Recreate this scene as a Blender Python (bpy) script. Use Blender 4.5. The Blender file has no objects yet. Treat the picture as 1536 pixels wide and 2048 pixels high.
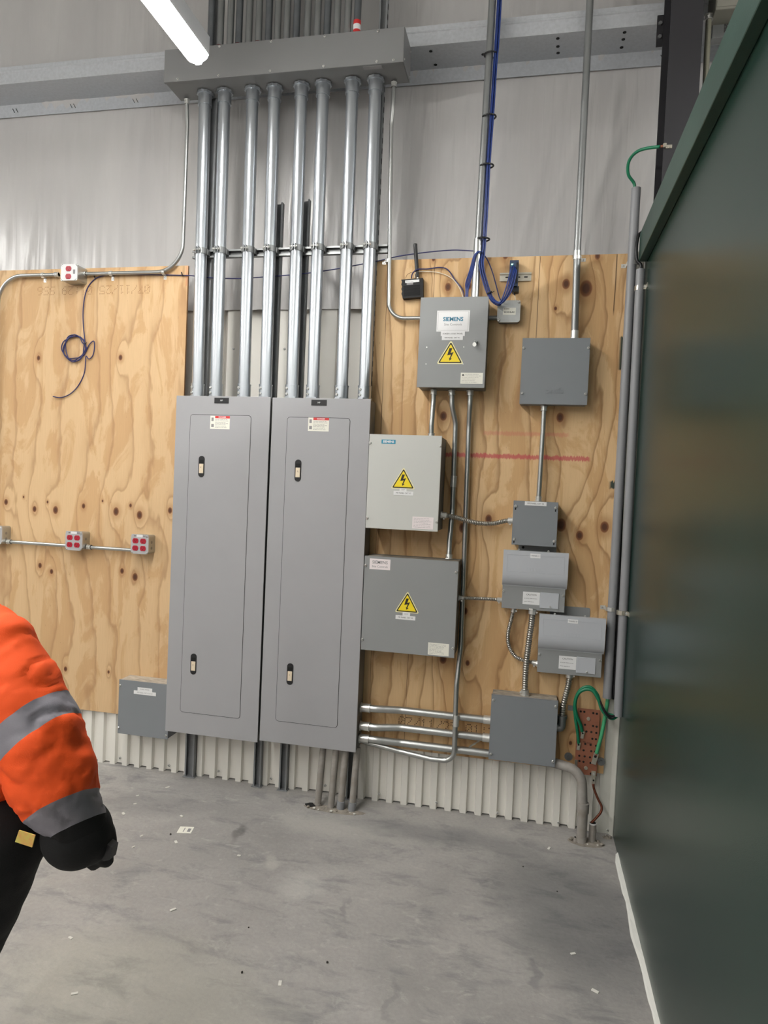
import bpy, bmesh, math, random
from mathutils import Vector, Matrix, noise, Euler
random.seed(7)
SC = bpy.context.scene
COL = SC.collection
R = math.radians

# ------------------------------------------------------------------ camera
cam_d = bpy.data.cameras.new('camera')
cam = bpy.data.objects.new('camera', cam_d)
COL.objects.link(cam)
YAW, PITCH, ROLL = -0.2081, -0.0318, 0.0440
fw = Vector((math.sin(YAW)*math.cos(PITCH), math.cos(YAW)*math.cos(PITCH), math.sin(PITCH)))
rt = Vector((math.cos(YAW), -math.sin(YAW), 0)); up = rt.cross(fw)
r2 = rt*math.cos(ROLL)+up*math.sin(ROLL); u2 = -rt*math.sin(ROLL)+up*math.cos(ROLL)
mw = Matrix((r2, u2, -fw)).transposed().to_4x4()
mw.translation = Vector((0.0, -3.3783, 1.5849))
cam.matrix_world = mw
cam_d.sensor_fit = 'HORIZONTAL'; cam_d.sensor_width = 36.0
cam_d.lens = 1368.6/1536*36.0
cam_d.clip_start = 0.02; cam_d.clip_end = 60
SC.camera = cam

# ------------------------------------------------------------------ world + exposure
world = bpy.data.worlds.new('world'); SC.world = world
world.use_nodes = True
world.node_tree.nodes['Background'].inputs[0].default_value = (0.75, 0.8, 0.85, 1)
world.node_tree.nodes['Background'].inputs[1].default_value = 0.15
SC.view_settings.view_transform = 'Standard'
SC.view_settings.look = 'None'
SC.view_settings.exposure = 0.95
SC.view_settings.gamma = 1.0
SC.view_settings.use_curve_mapping = False
LIGHT = 40.0      # emission of the strip-light diffusers

# ------------------------------------------------------------------ materials
def srgb(r, g, b):
    f = lambda c: ((c/255)/12.92 if c/255 <= 0.04045 else ((c/255+0.055)/1.055)**2.4)
    return (f(r), f(g), f(b), 1)
class NT:
    def __init__(s, name):
        s.m = bpy.data.materials.new(name); s.m.use_nodes = True
        s.t = s.m.node_tree; s.n = s.t.nodes; s.l = s.t.links
        s.b = s.n['Principled BSDF']; s.c = s.n.new('ShaderNodeTexCoord')
    def new(s, typ, **kw):
        q = s.n.new('ShaderNode'+typ)
        for k, v in kw.items(): setattr(q, k, v)
        return q
    def put(s, sock, v):
        if isinstance(v, bpy.types.NodeSocket): s.l.new(v, sock)
        else: sock.default_value = v
    def math(s, op, a, b=0.5, c=None, clamp=False):
        q = s.new('Math', operation=op); q.use_clamp = clamp
        s.put(q.inputs[0], a); s.put(q.inputs[1], b)
        if c is not None: s.put(q.inputs[2], c)
        return q.outputs[0]
    def mapr(s, v, a, b, c=0.0, d=1.0, smooth=False):
        q = s.new('MapRange'); q.clamp = True
        if smooth: q.interpolation_type = 'SMOOTHSTEP'
        s.put(q.inputs[0], v)
        for i, x in enumerate((a, b, c, d)): s.put(q.inputs[i+1], x)
        return q.outputs[0]
    def mix(s, f, a, b, mode='MIX'):
        q = s.new('Mix', data_type='RGBA', blend_type=mode)
        s.put(q.inputs[0], f); s.put(q.inputs[6], a); s.put(q.inputs[7], b)
        return q.outputs[2]
    def mapping(s, scale=(1, 1, 1), loc=(0, 0, 0), src=None):
        q = s.new('Mapping'); q.inputs['Scale'].default_value = scale; q.inputs['Location'].default_value = loc
        s.l.new(src or s.c.outputs['Object'], q.inputs[0]); return q.outputs[0]
    def noise(s, vec, scale=5, detail=3, rough=0.5, dist=0.0):
        q = s.new('TexNoise'); s.put(q.inputs['Vector'], vec)
        q.inputs['Scale'].default_value = scale; q.inputs['Detail'].default_value = detail
        q.inputs['Roughness'].default_value = rough; q.inputs['Distortion'].default_value = dist
        return q.outputs[0]
    def bump(s, h, dist=0.001, strength=1.0):
        q = s.new('Bump'); q.inputs['Distance'].default_value = dist; q.inputs['Strength'].default_value = strength
        s.l.new(h, q.inputs['Height']); s.l.new(q.outputs[0], s.b.inputs['Normal'])
    def base(s, v): s.put(s.b.inputs['Base Color'], v)
    def rough(s, v): s.put(s.b.inputs['Roughness'], v)
    def metal(s, v): s.b.inputs['Metallic'].default_value = v

def M(name, col, rough=0.5, metal=0.0, var=0.0, vs=4.0, stretch=(1, 1, 1), bump=0.0, bs=60.0, spec=0.5, col2=None, rvar=0.0):
    t = NT(name); t.metal(metal); t.b.inputs['Specular IOR Level'].default_value = spec
    c = srgb(*col)
    if var or col2:
        v = t.noise(t.mapping(stretch), vs, 5, 0.6)
        f = t.mapr(v, 0.32, 0.68)
        ca = srgb(*col2) if col2 else tuple(x*(1-var) for x in c[:3])+(1,)
        t.base(t.mix(f, ca, c))
        if rvar: t.rough(t.mapr(v, 0.3, 0.7, rough-rvar, rough+rvar))
        else: t.rough(rough)
    else:
        t.base(c); t.rough(rough)
    if bump:
        t.bump(t.noise(t.mapping(stretch), bs, 3, 0.6), bump)
    return t.m

panel_grey = M('panel_grey_paint', (161, 161, 163), 0.42, 0, 0.05, 3, bump=0.00012, bs=700)
box_grey = M('box_grey_paint', (143, 145, 145), 0.42, 0, 0.05, 4, bump=0.00012, bs=700)
box_dark = M('box_slate_paint', (128, 132, 136), 0.42, 0, 0.05, 4, bump=0.00012, bs=700)
box_light = M('box_light_paint', (196, 197, 192), 0.45, 0, 0.03, 4, bump=0.0001, bs=700)
unit_light = M('unit_cover_paint', (184, 187, 192), 0.38, 0, 0.03, 4, bump=0.00008, bs=600)
gutter_grey = M('gutter_paint', (120, 120, 120), 0.45, 0, 0.06, 3, bump=0.0001, bs=700)
side_dark = M('box_body_paint', (112, 112, 110), 0.5, 0, 0.06, 4)
zinc = M('bright_zinc', (186, 191, 196), 0.32, 0.9, 0.05, 7, (1, 1, 0.12), rvar=0.03)
galv = M('galvanised_tube', (184, 186, 184), 0.32, 0.88, 0.12, 10, (1, 1, 0.2), rvar=0.05)
galv_dull = M('weathered_galvanised', (146, 148, 148), 0.42, 0.7, 0.2, 14, (1, 1, 0.25), rvar=0.06)
girt_mat = M('galvanised_girt', (192, 195, 199), 0.45, 0.25, 0.16, 60, (1, 1, 1), rvar=0.10)
strut_mat = M('dark_strut_steel', (138, 140, 142), 0.5, 0.3, 0.2, 12)
strut_zinc = M('zinc_strut_steel', (120, 124, 128), 0.4, 0.8, 0.2, 14)
flexm = M('flexible_steel', (175, 172, 165), 0.32, 0.9, 0.15, 30)
screwm = M('zinc_screw', (214, 214, 210), 0.3, 0.7)
pvc = M('grey_pvc', (140, 141, 144), 0.42, 0, 0.10, 9, (1, 1, 0.4))
pvc_dirty = M('dusty_grey_pvc', (160, 156, 151), 0.6, 0, 0.16, 10, col2=(134, 127, 119))
black = M('black_plastic', (22, 22, 24), 0.45, 0, 0.1, 20)
blackmetal = M('black_ribbed_case', (14, 14, 15), 0.5, 0.0, spec=0.3)
void = M('dark_recess', (14, 13, 13), 0.8)
bluec = M('blue_cable_jacket', (28, 54, 124), 0.4, 0, 0.2, 40)
bluedk = M('dark_blue_cable', (40, 42, 92), 0.45)
whitec = M('white_cable_jacket', (225, 215, 196), 0.45)
brownc = M('brown_wire', (96, 66, 40), 0.5)
greenc = M('green_wire_jacket', (16, 118, 82), 0.38, 0, 0.15, 20)
greenl = M('light_green_wire_jacket', (70, 160, 112), 0.4, 0, 0.15, 20)
copper = M('oxidised_copper', (164, 106, 82), 0.45, 0.3, 0.25, 18, bump=0.0002, bs=200)
copperw = M('copper_strand', (120, 66, 46), 0.4, 0.6, 0.35, 30)
lugm = M('tinned_lug', (205, 200, 186), 0.3, 0.85, 0.1, 40)
paper = M('white_label_paper', (226, 226, 226), 0.6)
paperw = M('warm_label_paper', (232, 230, 218), 0.6)
pinkp = M('pale_label_paper', (232, 222, 222), 0.6)
ink = M('black_ink', (45, 42, 42), 0.7)
inkg = M('grey_ink', (140, 138, 138), 0.7)
teal = M('teal_ink', (52, 122, 148), 0.6)
tealtag = M('teal_tag', (24, 138, 168), 0.4)
redink = M('red_ink', (206, 62, 62), 0.6)
yellow = M('warning_yellow', (240, 214, 30), 0.45)
cream = M('sticker_cream', (232, 224, 176), 0.5)
blkp = M('warning_black', (34, 28, 14), 0.5)
latchm = M('ivory_latch', (228, 212, 186), 0.45)
redp = M('red_receptacle', (168, 20, 44), 0.35)
redd = M('dark_red_slot', (86, 6, 20), 0.5)
colm = M('dark_column_paint', (36, 35, 39), 0.55, 0, 0.08, 3)
liner = M('white_liner_paint', (230, 227, 219), 0.38, 0, 0.05, 4, (1, 1, 0.4))
trimw = M('white_trim_paint', (206, 205, 196), 0.42, 0, 0.08, 10)
debris = M('white_chip', (222, 220, 212), 0.7, 0, 0.1, 40)
debrisd = M('dark_crumb', (60, 56, 52), 0.8, 0, 0.3, 40)
rubble = M('crumbled_grout', (158, 150, 138), 0.9, 0, 0.3, 30, bump=0.002, bs=90, col2=(120, 114, 106))
caulk = M('white_caulk', (222, 222, 216), 0.6, 0, 0.05, 20)
boxlabel = M('aged_carton_label', (128, 126, 116), 0.7, 0, 0.12, 10)
dust = M('dusty_top', (176, 166, 150), 0.85, 0, 0.0, 30, (1, 2.5, 1), col2=(120, 116, 110))
ledm = NT('green_led'); ledm.base((0, 0, 0, 1)); ledm.b.inputs['Emission Color'].default_value = (0.25, 1, 0.45, 1); ledm.b.inputs['Emission Strength'].default_value = 4.0; ledm = ledm.m
ptape = M('red_tape', (206, 44, 44), 0.5)
skinm = M('skin', (196, 146, 118), 0.5)
hairm = M('dark_hair', (44, 34, 28), 0.6)
bootm = M('boot_leather', (60, 48, 38), 0.6)
blackcloth = M('black_cloth', (10, 10, 11), 0.85, 0, 0.3, 20, bump=0.0006, bs=220)
hivis = M('orange_cloth', (255, 90, 24), 0.75, 0, 0.06, 8, bump=0.0005, bs=500)
reflect = M('grey_reflective_tape', (140, 136, 144), 0.5, 0.0, 0.08, 30, bump=0.0003, bs=300)

t = NT('strip_light_diffuser'); t.base((0.9, 0.9, 0.9, 1)); t.b.inputs['Emission Color'].default_value = (1, 0.985, 0.95, 1); t.b.inputs['Emission Strength'].default_value = LIGHT
diffuser = t.m
fixture_body = M('strip_light_housing', (205, 206, 208), 0.4, 0.1)

# green partition paint: semi-gloss with roller texture
t = NT('green_partition_paint')
v = t.noise(t.mapping((1, 1, 1)), 1.6, 3, 0.5)
t.base(t.mix(t.mapr(v, 0.3, 0.7), srgb(18, 43, 36), srgb(23, 49, 41)))
t.rough(0.27); t.b.inputs['Specular IOR Level'].default_value = 0.42
t.bump(t.noise(t.mapping((1, 1, 1)), 420, 2, 0.5), 0.00018)
green_paint = t.m
t = NT('green_trim_paint')
v = t.noise(t.mapping((1, 0.4, 1)), 9, 5, 0.65)
t.base(t.mix(t.mapr(v, 0.35, 0.7), srgb(40, 64, 56), srgb(50, 76, 67)))
t.rough(0.4); t.bump(t.noise(t.mapping((1, 1, 1)), 200, 2), 0.0003)
green_trim = t.m

# concrete
t = NT('polished_concrete')
pos = t.c.outputs['Object']
n1 = t.noise(t.mapping((1, 1, 1)), 1.1, 6, 0.62, 0.5)
n2 = t.noise(t.mapping((1, 2.2, 1)), 4.5, 7, 0.68, 0.4)
n3 = t.noise(t.mapping((1, 1, 1)), 60, 4, 0.6)
n4 = t.noise(t.mapping((1, 1.6, 1), (3, 1, 0)), 11, 6, 0.7, 1.0)
c = t.mix(t.mapr(n1, 0.34, 0.66), srgb(146, 143, 140), srgb(184, 180, 175))
c = t.mix(t.mapr(n2, 0.36, 0.66, 0, 0.62), c, srgb(158, 155, 152))
c = t.mix(t.mapr(n2, 0.52, 0.70, 0, 0.7), c, srgb(110, 110, 112))
c = t.mix(t.mapr(n4, 0.57, 0.75, 0, 0.6), c, srgb(196, 192, 186))
c = t.mix(t.mapr(n3, 0.35, 0.7, 0, 0.25), c, srgb(118, 117, 116))
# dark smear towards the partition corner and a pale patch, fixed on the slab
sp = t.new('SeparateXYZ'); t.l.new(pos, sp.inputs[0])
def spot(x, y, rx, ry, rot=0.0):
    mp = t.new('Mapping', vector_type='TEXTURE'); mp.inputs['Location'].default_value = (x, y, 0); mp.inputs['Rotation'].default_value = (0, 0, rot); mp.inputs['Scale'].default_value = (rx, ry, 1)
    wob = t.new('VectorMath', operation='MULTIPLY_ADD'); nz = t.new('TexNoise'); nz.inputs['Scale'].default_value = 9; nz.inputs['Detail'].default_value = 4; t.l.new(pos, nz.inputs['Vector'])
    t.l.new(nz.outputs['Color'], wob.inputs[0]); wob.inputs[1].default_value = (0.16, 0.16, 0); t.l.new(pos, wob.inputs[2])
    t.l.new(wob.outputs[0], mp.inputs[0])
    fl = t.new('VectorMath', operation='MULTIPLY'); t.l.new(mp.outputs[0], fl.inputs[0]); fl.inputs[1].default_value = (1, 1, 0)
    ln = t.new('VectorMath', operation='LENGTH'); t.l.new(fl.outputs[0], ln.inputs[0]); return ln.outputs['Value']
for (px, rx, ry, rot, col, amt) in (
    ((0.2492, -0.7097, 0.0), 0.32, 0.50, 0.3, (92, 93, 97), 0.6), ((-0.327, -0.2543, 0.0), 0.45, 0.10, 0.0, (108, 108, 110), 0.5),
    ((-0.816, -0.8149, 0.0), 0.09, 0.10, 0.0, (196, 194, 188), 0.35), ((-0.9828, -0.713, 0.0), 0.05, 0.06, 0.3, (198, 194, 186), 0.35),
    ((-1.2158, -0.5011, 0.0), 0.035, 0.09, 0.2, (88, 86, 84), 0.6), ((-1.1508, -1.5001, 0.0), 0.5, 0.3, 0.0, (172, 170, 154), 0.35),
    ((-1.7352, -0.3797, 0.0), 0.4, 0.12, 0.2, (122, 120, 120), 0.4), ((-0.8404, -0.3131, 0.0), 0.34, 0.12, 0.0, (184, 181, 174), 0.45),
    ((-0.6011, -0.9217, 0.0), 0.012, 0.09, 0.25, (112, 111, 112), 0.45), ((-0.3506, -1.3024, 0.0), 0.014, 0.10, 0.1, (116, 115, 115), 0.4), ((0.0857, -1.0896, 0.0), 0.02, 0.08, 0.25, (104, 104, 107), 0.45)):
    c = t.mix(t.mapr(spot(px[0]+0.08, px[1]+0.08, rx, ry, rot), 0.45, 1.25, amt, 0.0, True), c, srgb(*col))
t.base(c); t.rough(t.mapr(n2, 0.3, 0.7, 0.42, 0.7))
t.bump(t.math('ADD', n3, n2), 0.0012)
concrete = t.m

# plastic insulation facing
t = NT('white_insulation_facing')
v = t.noise(t.mapping((2.2, 1, 0.5)), 1.6, 4, 0.55)
t.base(t.mix(t.mapr(v, 0.3, 0.7), srgb(180, 178, 177), srgb(192, 190, 188)))
t.rough(0.30); t.b.inputs['Specular IOR Level'].default_value = 0.6
h = t.noise(t.mapping((14, 1, 1.1)), 1.6, 2, 0.5, 0.5)
t.bump(h, 0.010, 0.5)
facing = t.m

def plywood(name, ca, cb, cdark, freq, knots, seed, linestr, cracks=(), stains=()):
    """rotary-cut veneer: contour lines of a stretched field that swings around the listed knots"""
    t = NT(name); P = t.c.outputs['Object']
    sp = t.new('SeparateXYZ'); t.l.new(P, sp.inputs[0]); X, Z = sp.outputs[0], sp.outputs[2]
    wz = t.noise(t.mapping((1.0, 0, 0.26), (seed, seed, 0)), 3.0, 2, 0.4)
    wf = t.noise(t.mapping((1.0, 0, 0.30), (seed+7, 3, 1)), 9.0, 3, 0.55)
    phase = t.math('ADD', t.math('MULTIPLY', X, freq), t.math('MULTIPLY', wz, freq*0.42))
    phase = t.math('ADD', phase, t.math('MULTIPLY', wf, 1.1))
    dmin = None
    for (kx, kz, kr, amp) in knots:
        q = t.new('VectorMath', operation='MULTIPLY_ADD'); t.l.new(P, q.inputs[0])
        q.inputs[1].default_value = (1/kr, 0, 0.72/kr); q.inputs[2].default_value = (-kx/kr, 0, -kz*0.72/kr)
        ln = t.new('VectorMath', operation='LENGTH'); t.l.new(q.outputs[0], ln.inputs[0]); d = ln.outputs['Value']
        dmin = d if dmin is None else t.math('MINIMUM', dmin, d)
        q2 = t.new('VectorMath', operation='MULTIPLY_ADD'); t.l.new(P, q2.inputs[0])
        q2.inputs[1].default_value = (0.42/kr, 0, 0.16/kr); q2.inputs[2].default_value = (-kx*0.42/kr, 0, -kz*0.16/kr)
        l2 = t.new('VectorMath', operation='DOT_PRODUCT'); t.l.new(q2.outputs[0], l2.inputs[0]); t.l.new(q2.outputs[0], l2.inputs[1])
        bumpv = t.math('DIVIDE', amp, t.math('ADD', l2.outputs['Value'], 1.0))
        phase = t.math('ADD', phase, bumpv)
    fr = t.math('FRACT', phase)
    rise = t.mapr(fr, 0.45, 0.93, 0, 1, True); fall = t.mapr(fr, 0.93, 1.0, 1, 0)
    line = t.math('MULTIPLY', rise, fall)
    thin = t.math('MULTIPLY', t.mapr(fr, 0.80, 0.93), fall)
    blot = t.noise(t.mapping((1, 0, 0.30), (seed*2, 0, 0)), 6.0, 7, 0.62, 1.2)
    fine = t.noise(t.mapping((130, 0, 4), (seed, 0, 0)), 2.0, 4, 0.6)
    speck = t.noise(t.mapping((1, 0, 0.5)), 90, 2, 0.5)
    c = t.mix(t.mapr(blot, 0.50, 0.56), srgb(*ca), srgb(*cb))
    c = t.mix(t.math('MULTIPLY', line, linestr*0.55), c, srgb(*cdark))
    c = t.mix(t.math('MULTIPLY', thin, linestr), c, srgb(*[x*0.88 for x in cdark]))
    c = t.mix(t.mapr(fine, 0.35, 0.75, 0, 0.22), c, srgb(*[x*0.82 for x in cb]))
    c = t.mix(t.mapr(speck, 0.70, 0.78, 0, 0.35), c, srgb(120, 82, 48))
    c = t.mix(t.mapr(dmin, 1.0, 2.6, 0.5, 0.0, True), c, srgb(*cdark))
    c = t.mix(t.mapr(dmin, 0.74, 1.0, 0.9, 0.0, True), c, srgb(122, 74, 44))
    c = t.mix(t.mapr(dmin, 0.35, 0.8, 0.8, 0.0, True), c, srgb(70, 42, 30))
    for (x, z0, z1, w) in cracks:
        dx = t.math('ABSOLUTE', t.math('SUBTRACT', X, t.math('ADD', x-0.006, t.math('MULTIPLY', wf, 0.012))))
        mz = t.math('MULTIPLY', t.mapr(Z, z0, z0+0.03), t.mapr(Z, z1-0.02, z1, 1, 0))
        c = t.mix(t.math('MULTIPLY', t.mapr(dx, w*0.4, w, 0.85, 0.0), mz), c, srgb(70, 44, 26))
    for (x0, x1, z0, z1, col, a) in stains:
        rag = t.math('MULTIPLY', t.math('SUBTRACT', t.noise(t.mapping((60, 0, 6)), 2.5, 3, 0.6), 0.5), 0.035)
        m1 = t.math('MULTIPLY', t.mapr(X, x0, x0+0.012), t.mapr(X, x1-0.012, x1, 1, 0))
        zz = t.math('ADD', Z, rag)
        m2 = t.math('MULTIPLY', t.mapr(zz, z0, z0+0.006), t.mapr(zz, z1-0.006, z1, 1, 0))
        c = t.mix(t.math('MULTIPLY', t.math('MULTIPLY', m1, m2), a), c, srgb(*col))
    t.base(c); t.rough(0.62); t.b.inputs['Specular IOR Level'].default_value = 0.35
    t.bump(t.math('ADD', fine, t.math('MULTIPLY', line, 0.5)), 0.0004)
    return t.m

# ------------------------------------------------------------------ builders
def world_loc(o):
    v = Vector((0, 0, 0))
    while o is not None: v += o.location; o = o.parent
    return v
def thing(name, label, cat, loc=(0, 0, 0), group=None):
    o = bpy.data.objects.new(name, None); COL.objects.link(o); o.location = loc
    o.empty_display_size = 0.05
    o['label'] = label; o['category'] = cat
    if group: o['group'] = group
    return o
def tag(o, label, cat, group=None, kind=None):
    if label: o['label'] = label
    if cat: o['category'] = cat
    if group: o['group'] = group
    if kind: o['kind'] = kind
    return o
def finish(name, bm, mat, parent=None, smooth=None, loc=None, label=None):
    """bm holds world coordinates; link as one mesh object with its own origin"""
    base = world_loc(parent) if parent else Vector(loc or (0, 0, 0))
    if base.length: bmesh.ops.translate(bm, verts=bm.verts, vec=-base)
    bmesh.ops.recalc_face_normals(bm, faces=bm.faces)
    me = bpy.data.meshes.new(name); bm.to_mesh(me); bm.free()
    mats = mat if isinstance(mat, (list, tuple)) else [mat]
    for m in mats: me.materials.append(m)
    if smooth:
        for p in me.polygons: p.use_smooth = True
        if smooth != 'all':
            try: me.set_sharp_from_angle(angle=R(smooth))
            except Exception: pass
    o = bpy.data.objects.new(name, me); COL.objects.link(o)
    if parent: o.parent = parent
    else: o.location = base
    if label: o['label'] = label
    return o
def BM(): return bmesh.new()
def box(bm, x0, x1, y0, y1, z0, z1, bev=0.0, mi=0, seg=1):
    t = bmesh.new(); bmesh.ops.create_cube(t, size=1)
    for v in t.verts:
        v.co = Vector(((x0+x1)/2+v.co.x*(x1-x0), (y0+y1)/2+v.co.y*(y1-y0), (z0+z1)/2+v.co.z*(z1-z0)))
    if bev: bmesh.ops.bevel(t, geom=list(t.edges), offset=bev, segments=seg, affect='EDGES', profile=0.5)
    merge(bm, t, mi)
def merge(bm, t, mi=0, mat=None):
    if mat is not None: bmesh.ops.transform(t, matrix=mat, verts=t.verts)
    vs = {v: bm.verts.new(v.co) for v in t.verts}
    for f in t.faces:
        try:
            g = bm.faces.new([vs[v] for v in f.verts]); g.material_index = mi or f.material_index
        except ValueError: pass
    t.free()
def poly(bm, pts, y0, y1, mi=0):
    """outline given as (x,z) prism between y0 and y1"""
    a = [bm.verts.new((p[0], y0, p[1])) for p in pts]; b = [bm.verts.new((p[0], y1, p[1])) for p in pts]
    n = len(pts)
    bm.faces.new(a).material_index = mi; bm.faces.new(b[::-1]).material_index = mi
    for i in range(n): bm.faces.new((a[i], b[i], b[(i+1) % n], a[(i+1) % n])).material_index = mi
def prism(bm, pts, axis, a0, a1, mi=0):
    """closed 2D outline extruded along axis; for axis x pts=(y,z), z pts=(x,y), y pts=(x,z)"""
    def mk(p, t): return {'x': (t, p[0], p[1]), 'y': (p[0], t, p[1]), 'z': (p[0], p[1], t)}[axis]
    a = [bm.verts.new(mk(p, a0)) for p in pts]; b = [bm.verts.new(mk(p, a1)) for p in pts]
    n = len(pts)
    bm.faces.new(a).material_index = mi; bm.faces.new(b[::-1]).material_index = mi
    for i in range(n): bm.faces.new((a[i], b[i], b[(i+1) % n], a[(i+1) % n])).material_index = mi
def rrect(x0, x1, z0, z1, r, n=5):
    pts = []
    for cx, cz, a0 in ((x1-r, z1-r, 0), (x0+r, z1-r, 90), (x0+r, z0+r, 180), (x1-r, z0+r, 270)):
        for i in range(n+1):
            a = R(a0+90*i/n); pts.append((cx+r*math.cos(a), cz+r*math.sin(a)))
    return pts
def V(t, ax=0.0, az=0.0): return Vector((t[0]+ax*0.0026, t[1], t[2]-az*0.0026))
def tube(bm, pts, rad, n=12, caps=True, mi=0):
    """tube through 3D points; rad is a number or a list"""
    P = [Vector(p) for p in pts]; m = len(P)
    rr = rad if isinstance(rad, (list, tuple)) else [rad]*m
    tg = [((P[min(i+1, m-1)]-P[max(i-1, 0)]).normalized()) for i in range(m)]
    u = tg[0].orthogonal().normalized(); rings = []
    for i in range(m):
        u = (u-tg[i]*u.dot(tg[i])).normalized(); w = tg[i].cross(u)
        rings.append([bm.verts.new(P[i]+(u*math.cos(2*math.pi*k/n)+w*math.sin(2*math.pi*k/n))*rr[i]) for k in range(n)])
    for i in range(m-1):
        for k in range(n):
            bm.faces.new((rings[i][k], rings[i][(k+1) % n], rings[i+1][(k+1) % n], rings[i+1][k])).material_index = mi
    if caps:
        bm.faces.new(rings[0][::-1]).material_index = mi; bm.faces.new(rings[-1]).material_index = mi
def fillet(pts, r, n=8):
    P = [Vector(p) for p in pts]; out = [P[0]]
    for i in range(1, len(P)-1):
        a, b, c = P[i-1], P[i], P[i+1]
        d1, d2 = (a-b), (c-b); l1, l2 = d1.length, d2.length; d1.normalize(); d2.normalize()
        ang = d1.angle(d2)
        if ang > math.pi-0.01: out.append(b); continue
        t = min(r/math.tan(ang/2), l1*0.48, l2*0.48)
        rr = t*math.tan(ang/2)
        ctr = b+(d1+d2).normalized()*(rr/math.sin(ang/2))
        s, e = b+d1*t-ctr, b+d2*t-ctr
        for k in range(n+1):
            q = s.normalized().slerp(e.normalized(), k/n) if s.length > 1e-7 else s
            out.append(ctr+q*rr)
    out.append(P[-1]); return out
def spline(pts, k=8):
    P = [Vector(p) for p in pts]; out = []
    for i in range(len(P)-1):
        p0, p1, p2, p3 = P[max(i-1, 0)], P[i], P[i+1], P[min(i+2, len(P)-1)]
        for j in range(k):
            t = j/k
            out.append(0.5*((2*p1)+(p2-p0)*t+(2*p0-5*p1+4*p2-p3)*t*t+(3*p1-p0-3*p2+p3)*t**3))
    out.append(P[-1]); return out
def resample(pts, step):
    P = [Vector(p) for p in pts]; out = [P[0]]; acc = 0.0
    for a, b in zip(P, P[1:]):
        L = (b-a).length; d = step-acc
        while d <= L: out.append(a+(b-a)*(d/L)); d += step
        acc = L-(d-step)
    return out
def ring(bm, c, axis, r, l, n=16, mi=0):
    c = Vector(c); a = Vector({'x': (1, 0, 0), 'y': (0, 1, 0), 'z': (0, 0, 1)}[axis])*(l/2) if isinstance(axis, str) else Vector(axis).normalized()*(l/2)
    tube(bm, [c-a, c+a], r, n, mi=mi)

# shared screw head
def _screw():
    bm = BM(); n = 12
    prof = [(0.0045, 0), (0.0045, -0.0014), (0.0032, -0.0026), (0.0, -0.003)]
    rings = [[bm.verts.new((r*math.cos(2*math.pi*k/n), y, r*math.sin(2*math.pi*k/n))) for k in range(n)] for r, y in prof[:3]]
    for a, b in zip(rings, rings[1:]):
        for k in range(n): bm.faces.new((a[k], a[(k+1) % n], b[(k+1) % n], b[k]))
    bm.faces.new(rings[-1])
    box(bm, -0.003, 0.003, -0.0032, -0.002, -0.0005, 0.0005, mi=1)
    bmesh.ops.recalc_face_normals(bm, faces=bm.faces)
    me = bpy.data.meshes.new('screw'); bm.to_mesh(me); bm.free()
    me.materials.append(screwm); me.materials.append(void)
    return me
SCREW = _screw()
def screw(parent, x, y, z, s=1.0, name='screw'):
    o = bpy.data.objects.new(name, SCREW); COL.objects.link(o); o.parent = parent
    o.location = Vector((x, y, z))-world_loc(parent); o.scale = (s*1.25, s*1.6, s*1.25)
    o.rotation_euler = (0, random.uniform(0, 3), 0); return o

def text(s, x, y, z, size, mat, parent, rot=0.0, align='CENTER', bold=0.0, sx=1.0, th=0.0002, name='lettering', font_shear=0.0):
    cu = bpy.data.curves.new(name, 'FONT'); cu.body = s; cu.size = size; cu.align_x = align; cu.align_y = 'CENTER'
    cu.extrude = th; cu.offset = bold; cu.resolution_u = 2; cu.shear = font_shear
    tmp = bpy.data.objects.new('tmp', cu); COL.objects.link(tmp)
    bpy.context.view_layer.update()
    me = bpy.data.meshes.new_from_object(tmp.evaluated_get(bpy.context.evaluated_depsgraph_get()))
    bpy.data.objects.remove(tmp); me.name = name
    mt = Matrix.Rotation(R(-rot), 4, 'Y') @ Matrix.Rotation(R(90), 4, 'X') @ Matrix.Diagonal((sx, 1, 1, 1))
    me.transform(mt); me.materials.clear(); me.materials.append(mat)
    o = bpy.data.objects.new(name, me); COL.objects.link(o)
    o.parent = parent; o.location = Vector((x, y, z))-world_loc(parent)
    return o
def plate(name, parent, x0, x1, z0, z1, y, mat, th=0.0006, rot=0.0, label=None, r=0.0):
    bm = BM()
    pts = rrect(x0, x1, z0, z1, r, 4) if r else [(x0, z0), (x1, z0), (x1, z1), (x0, z1)]
    poly(bm, pts, y-th, y)
    if rot:
        c = Vector(((x0+x1)/2, y, (z0+z1)/2))
        bmesh.ops.rotate(bm, verts=bm.verts, cent=c, matrix=Matrix.Rotation(R(-rot), 3, 'Y'))
    return finish(name, bm, mat, parent, label=label)
def rows(parent, x0, x1, z0, z1, y, n, mat, name='printed_lines', seed=0, h=0.0012):
    rnd = random.Random(seed); bm = BM()
    for i in range(n):
        z = z1-(i+0.5)*(z1-z0)/n; x = x0
        e = x1-rnd.random()*(x1-x0)*0.35
        while x < e:
            w = rnd.uniform(0.004, 0.016); poly(bm, [(x, z-h/2), (min(x+w, e), z-h/2), (min(x+w, e), z+h/2), (x, z+h/2)], y-0.0002, y)
            x += w+rnd.uniform(0.001, 0.003)
    return finish(name, bm, mat, parent)

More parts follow.
